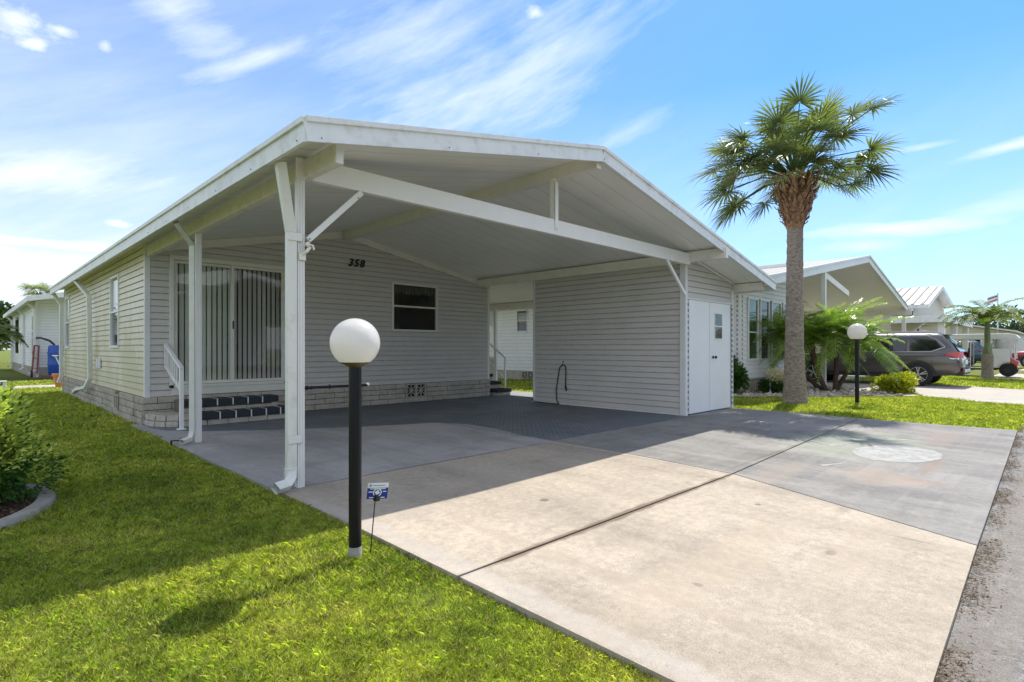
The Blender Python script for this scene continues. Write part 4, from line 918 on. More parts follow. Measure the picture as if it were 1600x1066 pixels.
def smallpalm(label, base, h, nf, L, lw, ll, seed, bulge=True, name='feather_palm', grow=None):
    R_ = random.Random(seed); p = thing(name, label, 'palm tree', base); V, F, T = [], [], []
    if bulge:
        b = MB(); b.lathe([(.28,-.03),(.21,.10),(.19,.35),(.20,.75),(.20,.95),(.17,1.02)], base, 20); b.build('trunk', M['trunk'], p, smooth=True)
        b = MB(); b.lathe([(.17,1.0),(.16,1.15),(.10,1.4),(.10,1.8),(.08,h)], base, 16); b.build('crownshaft', simple('green crownshaft', (.16,.20,.08), .5, .35, 8, stretch=(1,1,.3)), p, smooth=True)
    else:
        b = MB(); b.lathe([(.16,-.03),(.12,.4),(.12,h)], base, 12); b.build('trunk', M['bark'], p, smooth=True)
    tp = Vector(base)+Vector((0,0,h-.1))
    for k in range(nf):
        ri = R_.uniform(.55,1.4); frond(V, F, T, tp, k*2.399+.4, L*R_.uniform(.85,1.1), 1.2-.55*ri, lw, ll, R_, 24, .18, ri, 2.4)
    npmesh('crown', np.array([tuple(v) for v in V]), np.array(F), M['frond2'], p, attr=np.array(T)); return p
smallpalm('short swollen trunk feather palm on the lawn in front of the golf cart', (29.8,2.3,-.05), 2.35, 19, 1.8, .036, .46, 2)
smallpalm('small feather palm at the far left edge beyond the lawn', (.9,30.5,-.05), 1.7, 18, 1.15, .03, .5, 9, False)
def fartree(label, c, r, n, leaf, h0, name='broad_tree', mat='leaf_dark'):
    p = thing(name, label, 'tree', (c[0],c[1],-.1)); C, D = blob(n, c, r, 16, .3, .1); leafcloud('crown', C, D, rng.uniform(leaf*.7,leaf*1.3,n), leaf*.6, M[mat], p)
    b = MB(); b.tube([(c[0],c[1],-.1),(c[0],c[1],h0*.6),(c[0]+.2,c[1],c[2])], [.3,.22,.12], 8)
    for a in (0,2,4): b.tube([(c[0],c[1],h0*.5),(c[0]+r[0]*.5*math.cos(a),c[1]+r[1]*.5*math.sin(a),c[2]+r[2]*.2)], [.14,.05], 6)
    b.build('trunk', M['bark'], p); return p
fartree('dark broad tree rising behind the feather palm at far left', (.9,61,2.9), (3.4,3.4,2.5), 6000, .35, 2.5)
k = 0
for (x, y, r, h, lb) in ((90,5,7,3.2,'low dark green tree beyond the last white roofs on the right'),(84,16,6,3.4,'dark green tree behind the farthest beige building'),(-12,70,8,3.6,'broad dark tree far behind the left hand neighbour')):
    fartree(lb, (x,y,h), (r,r,h*.9), 3500, .5, 2)

# ------------------------------------------------------------------ neighbouring houses
# right neighbour
nb = thing('neighbour_house', 'white neighbouring house with tall windows and broad open carport gable', 'house', (15.2,6.3,0))
NX0, NX1, NY = 15.02, 19.3, 6.3
b = MB(); RXn, RZn, Ln, Zl, Rn, Zr = 22.9, 4.49, 13.5, 2.90, 29.8, 3.03
def nroof(x): return Zl+(RZn-Zl)*(x-Ln)/(RXn-Ln) if x < RXn else RZn-(RZn-Zr)*(x-RXn)/(Rn-RXn)
yf, ybk = 5.0, 17.5
for xa, xb in ((Ln,RXn),(RXn,Rn)):
    b.add([(xa,yf,nroof(xa)),(xb,yf,nroof(xb)),(xb,ybk,nroof(xb)),(xa,ybk,nroof(xa))], [(0,1,2,3)])
nr_ = b.build('roof', M['shingle'], nb)
b = MB()
for xa, xb in ((Ln+.02,RXn),(RXn,Rn-.02)):
    b.add([(xa,yf+.02,nroof(xa)-.1),(xb,yf+.02,nroof(xb)-.1),(xb,ybk,nroof(xb)-.1),(xa,ybk,nroof(xa)-.1)], [(0,1,2,3)])
b.build('soffit', simple('grey soffit', (.88,.87,.84), .6, .03, 1), nr_)
for pa, pb_ in (((Ln,yf,Zl),(RXn,yf,RZn)),((RXn,yf,RZn),(Rn,yf,Zr)),((Ln,yf,Zl),(Ln,ybk,Zl)),((Rn,yf,Zr),(Rn,ybk,Zr))):
    o_ = (0,-1,0) if pa[1] == pb_[1] else ((-1,0,0) if pa[0] < 20 else (1,0,0))
    b = MB(); o_ = Vector(o_); b.bar(Vector(pa)+Vector((0,0,-.13))+o_*.01, Vector(pb_)+Vector((0,0,-.13))+o_*.01, .04, .2); b.bar(Vector(pa)+Vector((0,0,-.01))+o_*.04, Vector(pb_)+Vector((0,0,-.01))+o_*.04, .06, .06); b.build('fascia', M['fascia'], nr_, .004)
wins = [(15.55,16.22,'g'),(16.42,17.05,'d'),(17.30,18.03,'g'),(18.24,18.80,'d')]
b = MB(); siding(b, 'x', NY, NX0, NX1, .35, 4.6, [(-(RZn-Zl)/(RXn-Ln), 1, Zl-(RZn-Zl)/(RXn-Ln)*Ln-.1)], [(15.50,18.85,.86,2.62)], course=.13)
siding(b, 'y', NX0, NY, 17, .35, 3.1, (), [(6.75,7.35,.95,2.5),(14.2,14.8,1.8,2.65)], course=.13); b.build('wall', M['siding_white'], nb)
b = MB(); b.box(NX0-.03,NX0+.18,NY-.03,NY-.001,.0,2.95); b.box(NX0-.031,NX0-.001,NY-.029,NY+.12,.0,2.95); b.build('corner_trim', M['white'], nb, .004)
b = MB(); b.box(NX0+.01,NX1,NY+.005,NY+.25,0,.35); b.box(NX0+.01,NX0+.2,NY+.25,17,0,.35); b.build('foundation', M['block_front'], nb)
b = MB(); b.box(19.3,19.4,NY,13,0,4.0); b.box(19.4,29.3,12.9,13,0,3.0); b.build('wall', M['white'], nb, label='shaded inner walls of the neighbouring carport')
for (xa, xb, g) in wins:
    wn = window(nb, 'x', NY-.02, xa+.03, xb-.03, .90, 2.56, M['gglass'] if g == 'g' else M['dglass'], M['gglass'] if g == 'g' else M['dglass'], .06, frac=.45)
wn = window(nb, 'y', NX0-.01, 6.80, 7.3, 1.0, 2.45, M['dglass'], M['dglass'], .05); wn = window(nb, 'y', NX0-.01, 14.25, 14.75, 1.85, 2.6, M['gglass'], M['dglass'], .05)
MB().box(NX0-.045,NX0-.0315,NY+.02,NY+.06,.4,2.9).build('end_channel', M['notch2'], nb)
MB().box(NX0+.10,NX0+.14,NY-.045,NY-.0305,.4,2.9).build('end_channel', M['notch2'], nb)
vent(nb, 'y', NX0+.01, 13.9, .05, .3, .28, 2)
MB().bar((18.0,5.05,-.05),(18.0,5.05,3.55),.11,.11,(0,1,0)).build('post', M['white'], nb, .004)
MB().bar((29.6,5.1,-.05),(29.6,5.1,2.9),.14,.14,(0,1,0)).build('post', M['white'], nb, .004)
MB().bar((29.5,4.8,2.78),(29.5,13,2.78),.1,.26).build('side_beam', M['beam'], nb, .004)
MB().bar((18.05,5.2,3.50),(21.1,5.2,3.02),.09,.18).build('brace', M['beam'], nb, .004)
MB().bar((15.1,8.6,3.22),(29.3,8.6,3.22),.09,.22).build('tie_beam', M['beam'], nb, .004)
# metal roof house
h2 = thing('beige_house', 'beige house with seamed white metal roof and columned porch', 'house', (36,6,0)); b = MB()
A, B_, C_ = (34.7,3.42), (39.4,4.72), (44.3,3.75); yf2, yb2 = 5.0, 15.5
b.add([(A[0],yf2,A[1]),(B_[0],yf2,B_[1]),(B_[0],yb2,B_[1]),(A[0],yb2,A[1])], [(0,1,2,3)]); b.add([(B_[0],yf2,B_[1]),(C_[0],yf2,C_[1]),(C_[0],yb2,C_[1]),(B_[0],yb2,B_[1])], [(0,1,2,3)])
r2 = b.build('roof', simple('white metal roof', (.70,.70,.69), .35, .05, 1, metallic=.2), h2)
b = MB()
sm_ = simple('dark seam', (.10,.095,.09), .6)
for k in range(12):
    y = yf2+.22+k*.42; MB().bar((A[0],y,A[1]+.03),(B_[0],y,B_[1]+.03),.13,.05).build('roof_seam', sm_, r2)
b = MB(); b.bar((A[0],yf2-.02,A[1]-.08),(B_[0],yf2-.02,B_[1]-.08),.06,.2); b.bar((B_[0],yf2-.02,B_[1]-.08),(C_[0],yf2-.02,C_[1]-.08),.06,.2); b.bar((A[0]-.03,yf2,A[1]-.08),(A[0]-.03,yb2,A[1]-.08),.06,.2); b.build('fascia', M['fascia'], r2)
b = MB(); b.extr([(A[0]+.1,yf2+.5,2.9),(C_[0]-.1,yf2+.5,2.9),(C_[0]-.1,yf2+.5,C_[1]-.1),(B_[0],yf2+.5,B_[1]-.1),(A[0]+.1,yf2+.5,A[1]-.1)], (0,.1,0)); b.build('gable_panel', simple('gable cream', (.60,.58,.53), .7), h2)
b = MB(); siding(b, 'x', 6.6, 35.0, 43.8, 0, 3.0, (), (), .15); siding(b, 'y', 35.0, 6.6, 15, 0, 3.3, (), (), .15); b.build('wall', M['siding_beige'], h2)
b = MB(); b.box(34.4,44.8,4.2,6.5,2.72,2.80); b.box(34.4,44.8,4.15,4.2,2.50,2.85); b.box(34.3,34.4,4.15,6.5,2.5,2.85); b.build('porch_roof', M['fascia'], h2)
for x in (34.7, 39.0, 43.9): MB().box(x,x+.28,4.3,4.58,0,2.5).build('column', M['white'], h2, .01)
for (ya, yb) in ((7.2,8.2),(8.6,9.6),(10.4,11.4)): window(h2, 'y', 35.0-.02, ya, yb, .9, 2.3, M['dglass'], M['dglass'], .08)
# farther roofs
def farhouse(label, x0, x1, y0, y1, wall, rz, ez, mat, rmat, name='distant_house', ax='x'):
    h = thing(name, label, 'house', ((x0+x1)/2,y0,0)); xm_ = (x0+x1)/2; ym_ = (y0+y1)/2
    b = MB(); siding(b, 'x', y0, x0, x1, 0, rz, [(-(rz-ez)/(xm_-x0),1,ez-(rz-ez)/(xm_-x0)*x0-.05),((rz-ez)/(xm_-x0),1,rz+(rz-ez)/(xm_-x0)*xm_-.05)] if ax == 'x' else [(0,1,ez)], (), .18); siding(b, 'y', x0, y0, y1, 0, rz if ax != 'x' else ez, [] if ax == 'x' else [(-(rz-ez)/(ym_-y0),1,ez-(rz-ez)/(ym_-y0)*y0-.05),((rz-ez)/(ym_-y0),1,rz+(rz-ez)/(ym_-y0)*ym_-.05)], (), .18)
    b.build('wall', mat, h); b = MB(); e = .5
    if ax == 'x':
        k_ = (rz-ez)/(xm_-x0)
        for s_, xe in ((1, x0-e), (-1, x1+e)): b.extr([(xe,y0-e,ez-k_*e),(xm_,y0-e,rz),(xm_,y0-e,rz+.12),(xe,y0-e,ez-k_*e+.12)], (0,y1-y0+2*e,0))
    else:
        k_ = (rz-ez)/(ym_-y0)
        for ye in (y0-e, y1+e): b.extr([(x0-e,ye,ez-k_*e),(x0-e,ym_,rz),(x0-e,ym_,rz+.12),(x0-e,ye,ez-k_*e+.12)], (x1-x0+2*e,0,0))
    b.build('roof', rmat, h)
    for i in range(3):
        xx = x0+(x1-x0)*(.15+.3*i); window(h, 'x', y0-.02, xx, xx+1.0, 1.0, 2.1, M['dglass'], M['dglass'], .08)
    for i in range(2):
        yy = y0+(y1-y0)*(.2+.4*i); window(h, 'y', x0-.02, yy, yy+1.0, 1.0, 2.1, M['dglass'], M['dglass'], .08)
    return h
wroof = simple('pale roof', (.66,.66,.65), .6, .08, 1)
farhouse('low white roofed house behind the feather palm, beyond the golf cart', 50,60,8,20, 2.6, 3.3, 2.5, M['siding_white'], wroof, ax='y')
farhouse('far pale house whose roof shows above the red vehicle', 64,76,3.5,13, 2.6, 3.6, 2.7, M['siding_beige'], wroof, ax='y')
farhouse('farthest white house at the right end of the street', 82,94,2.5,12, 2.6, 3.5, 2.6, M['siding_white'], M['shingle'], ax='y')
farhouse('white house far behind the left hand neighbour', -7,.2,44,56, 2.6, 3.2, 2.5, M['siding_white'], wroof)
# left neighbour
lh = thing('white_house', 'white siding house with pale block base beyond the left end of the main house', 'house', (2.2,29.8,0))
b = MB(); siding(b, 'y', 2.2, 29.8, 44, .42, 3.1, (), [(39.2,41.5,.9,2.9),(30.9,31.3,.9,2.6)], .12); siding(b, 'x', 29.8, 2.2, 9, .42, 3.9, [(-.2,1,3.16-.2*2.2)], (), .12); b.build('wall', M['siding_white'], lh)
b = MB(); b.extr([(1.85,28.0,3.10),(6.0,28.0,3.93),(6.0,28.0,4.03),(1.85,28.0,3.20)], (0,17,0)); b.extr([(6.0,28.0,3.93),(10.2,28.0,3.1),(10.2,28.0,3.2),(6.0,28.0,4.03)], (0,17,0)); rl = b.build('roof', M['rooftop'], lh)
b = MB(); b.bar((1.83,28,3.10),(1.83,45,3.10),.04,.2); b.bar((1.83,27.98,3.10),(6,27.98,3.93),.04,.2); b.build('fascia', M['fascia'], rl)
b = MB(); blocks(b, 'y', 2.18, 29.75, 44, -.03, 4, h=.112); b.box(2.2,9,29.76,29.8,-.05,.42); b.build('foundation', M['block'], lh)
for y in (29.75, 35.2, 43.6):
    MB().tube([(1.9,y,3.05),(2.13,y-.1,2.8),(2.13,y-.1,.3),(1.95,y-.3,.15)], 0, 4, False, (.09,.07)).build('downspout', M['white'], lh)
b = MB(); b.box(2.17,2.19,39.3,41.4,.95,2.85); b.box(2.17,2.19,30.95,31.25,.95,2.55); b.build('dark_window', M['dglass'], lh)
b = MB(); b.box(2.18,2.27,29.72,29.79,.0,3.15); b.build('corner_trim', M['white'], lh)
# barrel, pots, hand truck, plant
bl = thing('water_barrel', 'tall blue plastic water barrel against the white house at far left', 'barrel', (2.85,28.9,0))
b = MB(); b.lathe([(.33,.12),(.36,.2),(.37,.5),(.385,.55),(.37,.6),(.37,.95),(.385,1.0),(.37,1.05),(.35,1.28),(.31,1.32)], (2.85,28.9,0), 24); b.build('drum', M['bluebarrel'], bl, smooth=True)
b = MB(); b.tube([(2.55,28.95,1.50),(2.3,29.3,1.62),(2.2,29.7,1.62)], .04, 8); b.tube([(2.55,28.95,1.5),(2.7,28.9,1.33)], .04, 8); b.build('inlet_hose', M['dark'], bl)
b = MB()
for i in range(3): b.box(2.3,3.3,28.4,29.4,-.03+i*.05,.01+i*.05)
b.build('wooden_stand', M['wood'], bl)
for i, (x, y, s, lb) in enumerate(((2.22,22.2,1.0,'larger orange terracotta pot by the back corner of the grey house'),(2.55,23.0,.8,'smaller orange terracotta pot behind the larger one'))):
    p = thing('plant_pot', lb, 'plant pot', (x,y,-.02)); b = MB(); b.lathe([(.12*s,0),(.19*s,.34*s),(.22*s,.345*s),(.22*s,.42*s),(.18*s,.42*s),(.17*s,.36*s)], (x,y,-.02), 20); b.build('pot', M['terracotta'], p, smooth=True)
    b = MB(); b.lathe([(.001,.36*s),(.17*s,.361*s)], (x,y,-.02), 16); b.build('potting_soil', M['mulch'], p)
ht = thing('hand_truck', 'red hand truck leaning on the corner of the white house', 'hand truck', (2.12,29.3,0))
b = MB(); b.tube([(2.0,28.9,.2),(2.12,29.5,1.3)], .03, 6); b.tube([(2.15,28.75,.2),(2.25,29.4,1.3),(2.12,29.5,1.3)], .03, 6); b.bar((2.0,29.0,.4),(2.15,28.9,.4),.03,.03); b.bar((2.05,29.2,.8),(2.2,29.1,.8),.03,.03); b.box(1.95,2.2,28.6,28.9,.02,.04); b.build('frame', M['rust'], ht)
b = MB(); b.lathe([(.10,-.03),(.16,-.03),(.16,.03),(.10,.03)], (2.0,28.95,.16), 16, 'x'); b.build('wheel', M['tyre'], ht)
pw = thing('plant_stand', 'white branching metal plant stand in front of the blue barrel', 'plant stand', (2.45,22.3,0))
b = MB(); b.tube([(2.3,21.4,-.03),(2.3,21.4,.75)], .02, 6)
for dx, dz in ((-.28,.95),(-.12,1.05),(.1,1.0)): b.tube([(2.3,21.4,.35),(2.3+dx*.6,21.4-.02,.65),(2.3+dx,21.4,dz)], .018, 6)
b.build('stand', M['white'], pw)
b = MB()
for dx, dz in ((-.28,.95),(-.12,1.05),(.1,1.0)): b.lathe([(.02,-.02),(.09,.03),(.085,.035),(.02,0)], (2.3+dx,21.4,dz), 12)
b.build('cup', M['signwhite'], pw)
ub = thing('utility_box', 'low white utility box on the lawn at the far left edge', 'utility box', (.86,20.5,-.05)); b = MB(); b.box(.70,.92,21.2,21.45,-.05,.24); b.build('cabinet', M['trim'], ub, .02); b = MB(); b.box(.68,.94,21.18,21.47,.242,.265); b.build('lid', M['white'], ub, .01)
hs = thing('garden_spigot', 'small black irrigation spigot at the edge of the carport slab', 'spigot', (1.83,8.0,0)); b = MB(); b.tube([(1.83,7.75,-.03),(1.83,7.75,.05)], .012, 6); b.tube([(1.83,7.75,.05),(1.95,7.85,.03),(2.02,8.1,.02)], .008, 6); b.build('riser', M['dark'], hs)
wp = thing('wire_plant_fence', 'low black wire fence and white stake at the foot of the neighbouring wall', 'garden fence', (15.1,5.9,0)); b = MB()
for i in range(6): b.tube([(15.0+i*.14,5.95,-.03),(15.0+i*.14,5.95,.36)], .008, 5)
b.bar((15.0,5.95,.34),(15.7,5.95,.34),.012,.012); b.build('wire', M['dark'], wp); b = MB(); b.tube([(15.2,5.55,-.03),(15.2,5.55,.28)], .02, 6); b.build('stake', M['white'], wp)

# ------------------------------------------------------------------ vehicles
def car(name, label, loc, rz, paint, sy=1.0, cat='car'):
    t = thing(name, label, cat, (0,0,0)); NS = [(-2.50,.52,.82,.70),(-2.47,.44,.96,.80),(-2.38,.38,1.06,.86),(-2.1,.34,1.09,.90),(-1.0,.31,1.08,.92),(.8,.31,1.05,.92),(1.3,.31,1.03,.92),(1.9,.32,.98,.90),(2.25,.36,.90,.86),(2.42,.42,.80,.78),(2.50,.48,.70,.66)]
    rings = []
    for (y, zb, zt, w) in NS:
        h = [(w*.90,zb),(w*.985,zb+.10*(zt-zb)/.7),(w*1.0,zb+.30*(zt-zb)/.7),(w*1.015,zb+.45*(zt-zb)/.7),(w*.985,zb+.58*(zt-zb)/.7),(w*.955,zt-.04),(w*.90,zt)]
        rings.append([(x, y*sy, z) for x, z in h]+[(-x, y*sy, z) for x, z in h[::-1]])
    b = MB(); b.loft(rings); body = b.build('body', paint, t, smooth=True)
    # greenhouse
    lv = [(1.04,-2.42,1.36,.855),(1.10,-2.38,1.28,.85),(1.35,-2.24,.92,.79),(1.58,-2.08,.60,.715),(1.66,-1.98,.42,.66),(1.70,-1.7,.20,.50)]
    rings = []
    for (z, y0, y1, w) in lv:
        c = .10; rings.append([(-w,(y0+c)*sy,z),(-w+c,y0*sy,z),(0,(y0-.03)*sy,z),(w-c,y0*sy,z),(w,(y0+c)*sy,z),(w,0,z),(w,(y1-c)*sy,z),(w-c,y1*sy,z),(0,(y1+.06)*sy,z),(-w+c,y1*sy,z),(-w,(y1-c)*sy,z),(-w,0,z)])
    b = MB(); b.loft(rings); b.build('cabin', paint, t, smooth=True)
    def sx(z): 
        for (a, b_) in zip(lv, lv[1:]):
            if a[0] <= z <= b_[0]: return a[3]+(b_[3]-a[3])*(z-a[0])/(b_[0]-a[0])
        return .7
    for s in (-1, 1):
        polys = [[(-2.02,1.24),(-1.75,1.13),(-1.22,1.11),(-1.22,1.56),(-1.62,1.56),(-1.86,1.44)],[(-1.16,1.11),(-.28,1.10),(-.28,1.585),(-1.16,1.565)],[(-.20,1.10),(.98,1.10),(.86,1.22),(.50,1.50),(.36,1.575),(-.20,1.585)]]
        for pl_ in polys:
            b = MB(); n = len(pl_); V_ = [(s*(sx(z)+.004), y*sy, z) for y, z in pl_]+[(s*(sx(z)+.012), y*sy, z) for y, z in pl_]
            b.add(V_, [tuple(range(n)), tuple(range(n,2*n))]+[(i,(i+1)%n,n+(i+1)%n,n+i) for i in range(n)]); b.build('side_window', M['cglass'], t)
        b = MB(); tr_ = [(-2.10,1.24),(-1.90,1.46),(-1.66,1.60),(-1.2,1.605),(-.2,1.62),(.42,1.60)]
        b.tube([(s*(sx(min(z,1.65))+.012), y*sy, z) for y, z in tr_], .010, 6); b.tube([(s*(sx(1.07)+.012), y*sy, z) for y, z in ((-2.1,1.24),(-1.76,1.09),(1.0,1.075))], .010, 6); b.build('chrome_strip', M['chrome'], t)
        b = MB(); b.tube([(s*.60,-1.85*sy,1.70),(s*.60,-1.7*sy,1.745),(s*.60,.1*sy,1.75),(s*.60,.3*sy,1.71)], .02, 6); b.build('roof_rail', M['silver'], t)
        for yw in (-1.46, 1.46):
            b = MB()
            for k in range(17):
                a0_, a1_ = PI*(k/16)*1.06-.09, PI*((k+1)/16)*1.06-.09
                if k == 16: break
                for (ra, rb) in ((.37,.45),):
                    x0_, x1_ = s*.80, s*.945; b.add([(x1_,(yw+math.cos(a0_)*ra)*sy if 0 else yw*sy+math.cos(a0_)*ra,.36+math.sin(a0_)*ra),(x1_,yw*sy+math.cos(a0_)*rb,.36+math.sin(a0_)*rb),(x1_,yw*sy+math.cos(a1_)*rb,.36+math.sin(a1_)*rb),(x1_,yw*sy+math.cos(a1_)*ra,.36+math.sin(a1_)*ra),(x0_,yw*sy+math.cos(a0_)*rb,.36+math.sin(a0_)*rb),(x0_,yw*sy+math.cos(a1_)*rb,.36+math.sin(a1_)*rb)],[(0,1,2,3),(1,4,5,2)])
            b.build('wheel_arch', M['cladding'], t)
            b = MB(); n = 20; b.add([(s*.935,yw*sy+.38*math.cos(k*2*PI/n),.36+.38*math.sin(k*2*PI/n)) for k in range(n)], [tuple(range(n))]); b.build('wheel_well', M['dark'], t)
            wh = MB(); prw = [(.22,.10),(.34,.10),(.36,.07),(.36,-.10),(.34,-.12),(.22,-.12)]
            wh.lathe([(r, s*(.87+h)) for r, h in prw], (0,yw*sy,.36), 28, 'x'); w_ = wh.build('wheel', M['tyre'], t, smooth=True)
            rm = MB(); rm.lathe([(.225,s*.965),(.245,s*.975),(.245,s*.90),(.225,s*.90)], (0,yw*sy,.36), 28, 'x', cap=False)
            for k in range(5):
                for dd in (-.16,.16):
                    a = k*2*PI/5+.3; rm.bar((s*.965,yw*sy+.03*math.cos(a),.36+.03*math.sin(a)),(s*.965,yw*sy+.235*math.cos(a+dd),.36+.235*math.sin(a+dd)),.022,.03,(1,0,0))
            rm.lathe([(.05,s*.95),(.045,s*.975)], (0,yw*sy,.36), 14, 'x'); rm.build('rim', M['silver'], w_)
        b = MB(); b.box(*sorted((s*.80,s*.938)),-1.02*sy,1.02*sy,.27,.37); b.build('sill', M['cladding'], t, .02)
        b = MB(); b.box(*sorted((s*.925,s*.955)),-1.02*sy,-.82*sy,.89,.92); b.box(*sorted((s*.925,s*.955)),.0,.2*sy,.88,.91); b.build('door_handle', paint, t, .008)
        b = MB(); b.box(*sorted((s*.93,s*1.09)),.78*sy,.95*sy,1.06,1.18); b.build('mirror', paint, t, .03)
        b = MB(); b.add([(s*.84,-2.06*sy,1.02),(s*.905,-2.08*sy,.99),(s*.88,-2.40*sy,.90),(s*.70,-2.515*sy,.90),(s*.60,-2.51*sy,1.06),(s*.80,-2.42*sy,1.10),(s*.925,-2.2*sy,1.04)], [(0,1,6),(6,1,2,5),(5,2,3,4),(0,6,5)]); b.build('tail_lamp', M['redlamp'], t)
        b = MB(); b.add([(s*.86,-2.405*sy,.90),(s*.70,-2.52*sy,.90),(s*.66,-2.52*sy,.83),(s*.84,-2.42*sy,.83),(s*.91,-2.2*sy,.90),(s*.90,-2.22*sy,.87)], [(0,1,2,3),(4,0,3,5)]); b.build('reverse_lamp', M['signwhite'], t)
        b = MB(); b.box(*sorted((s*.62,s*.80)),-2.53*sy,-2.45*sy,.50,.58); b.build('reflector', M['redlamp'], t, .01)
        b = MB(); b.add([(s*.62,2.44*sy,.72),(s*.86,2.2*sy,.74),(s*.84,2.2*sy,.86),(s*.64,2.40*sy,.83)], [(0,1,2,3)]); b.build('headlight', M['silver'], t)
    b = MB(); b.add([(-.70,-2.44*sy,1.10),(.70,-2.44*sy,1.10),(.60,-2.11*sy,1.56),(-.60,-2.11*sy,1.56)], [(0,1,2,3)]); b.build('rear_window', M['cglass'], t)
    b = MB(); b.add([(-.74,1.36*sy,1.10),(.74,1.36*sy,1.10),(.60,.66*sy,1.58),(-.60,.66*sy,1.58)], [(0,1,2,3)]); b.build('windscreen', M['cglass'], t)
    b = MB(); b.box(-.58,.58,-2.22*sy,-1.95*sy,1.62,1.655); b.build('spoiler', paint, t, .012)
    b = MB(); b.box(-.80,.80,-2.535*sy,-2.38*sy,.38,.60); b.build('rear_bumper', M['cladding'], t, .03); b = MB(); b.box(-.60,.60,-2.56*sy,-2.50*sy,.44,.54); b.build('bumper_guard', M['silver'], t, .02)
    b = MB(); b.box(-.26,.26,-2.525*sy,-2.505*sy,.70,.83); b.build('number_plate', M['signwhite'], t)
    t.location = loc; t.rotation_euler = (0,0,rz); return t
car('parked_suv', 'brownish grey sport utility vehicle parked nose in on the neighbouring driveway', (22.70,4.90,-.01), 0, M['carpaint'], 1.05, 'suv')
car('parked_car', 'dark red vehicle parked at the right edge of the picture behind the golf cart', (48.2,.25,0), 0, M['redpaint'], 1.0, 'car')
car('parked_car', 'dark blue car partly hidden behind the golf cart and small palm', (49.5,6.3,0), 0, M['bluepaint'], 1.0, 'car')
# golf cart : nose towards +Y, near side x-
gc = thing('golf_cart', 'white roofed golf cart with red body and clear side curtain behind the small palm', 'golf cart', (0,0,0))
rd = simple('orange red cart body', (.55,.10,.06), .35, .08, 3, coat=.6); wh_ = simple('white cart vinyl', (.78,.79,.80), .4, .04, 3)
b = MB(); b.extr([(-.55,-1.25,.35),(-.55,-1.3,.62),(-.55,-1.05,.80),(-.55,-.5,.74),(-.55,-.45,.32)], (1.1,0,0)); b.build('rear_body', rd, gc, .04); b = MB(); b.extr([(-.55,.75,.32),(-.55,.8,.78),(-.55,1.15,.70),(-.55,1.3,.45),(-.55,1.25,.32)], (1.1,0,0)); b.build('front_cowl', rd, gc, .04)
b = MB(); b.box(-.58,.58,-.6,1.0,.26,.33); b.build('floor_pan', M['dark'], gc, .02)
b = MB(); b.extr([(-.62,-1.32,1.66),(-.62,-1.2,1.80),(-.62,-1.0,1.84),(-.62,.85,1.84),(-.62,1.2,1.74),(-.62,1.3,1.60),(-.62,1.2,1.60),(-.62,-1.25,1.60)], (1.24,0,0)); b.build('roof', M['white'], gc, .03)
for s in (-1,1):
    b = MB(); b.tube([(s*.56,1.05,.72),(s*.56,.65,1.70)], .03, 8); b.build('roof_strut', simple('peach strut', (.62,.36,.26), .4) if s < 0 else M['white'], gc)
    b = MB(); b.tube([(s*.56,-1.18,.75),(s*.56,-1.12,1.70)], .025, 8); b.build('roof_strut', M['white'], gc)
    b = MB(); b.tube([(s*.56,.30,.35),(s*.56,.28,1.70)], .02, 8); b.build('roof_strut', M['white'], gc)
    b = MB(); b.box(*sorted((s*.57,s*.60)),-1.02,-.28,.36,1.18); b.build('side_curtain', wh_, gc, .01)
    b = MB(); b.box(*sorted((s*.575,s*.59)),-1.14,-.28,1.19,1.66); b.build('curtain_window', glass_mat('clear vinyl', (.7,.72,.75), .25, .15), gc)
    for y in (-.95, 1.0):
        b = MB(); b.lathe([(.13,s*.50),(.26,s*.48),(.29,s*.50),(.29,s*.62),(.26,s*.64),(.13,s*.62)], (0,y,.28), 24, 'x'); w_ = b.build('wheel', M['tyre'], gc, smooth=True)
        b = MB(); b.lathe([(.13,s*.60),(.12,s*.645),(.04,s*.63),(.03,s*.66)], (0,y,.28), 16, 'x'); b.build('rim', M['cladding'], w_)
        b = MB()
        for k in range(10):
            a0_, a1_ = PI*k/10, PI*(k+1)/10; b.add([(s*.50,y+.32*math.cos(a0_),.3+.32*math.sin(a0_)),(s*.66,y+.32*math.cos(a0_),.3+.32*math.sin(a0_)),(s*.66,y+.32*math.cos(a1_),.3+.32*math.sin(a1_)),(s*.50,y+.32*math.cos(a1_),.3+.32*math.sin(a1_))], [(0,1,2,3)])
        b.build('fender', rd if y < 0 else M['cladding'], gc)
b = MB(); b.box(-.52,.52,-.45,.0,.62,.76); b.box(-.52,.52,-.55,-.42,.80,1.18); b.build('seat', M['dark'], gc, .04)
b = MB(); b.tube([(-.25,.62,.85),(-.25,.40,1.08)], .015, 6); b.lathe([(.15,0),(.17,.01),(.17,.03),(.15,.04)], (-.25,.36,1.08), 16, 'y', cap=False); b.build('steering_wheel', M['dark'], gc)
b = MB(); b.extr([(-.57,.25,.42),(-.57,.25,.62),(-.57,.85,.95),(-.57,.95,.80)], (.02,0,0)); pn = b.build('side_panel', M['dark'], gc)
b = MB()
for i in range(5):
    y, z = .72-i*.10, .80-i*.052
    b.extr([(-.574,y,z-.04),(-.574,y+.06,z-.01),(-.574,y+.05,z+.06),(-.574,y-.01,z+.03)], (.003,0,0))
b.build('panel_lettering', M['signwhite'], pn)
gc.location = (32.45,2.74,-.01)
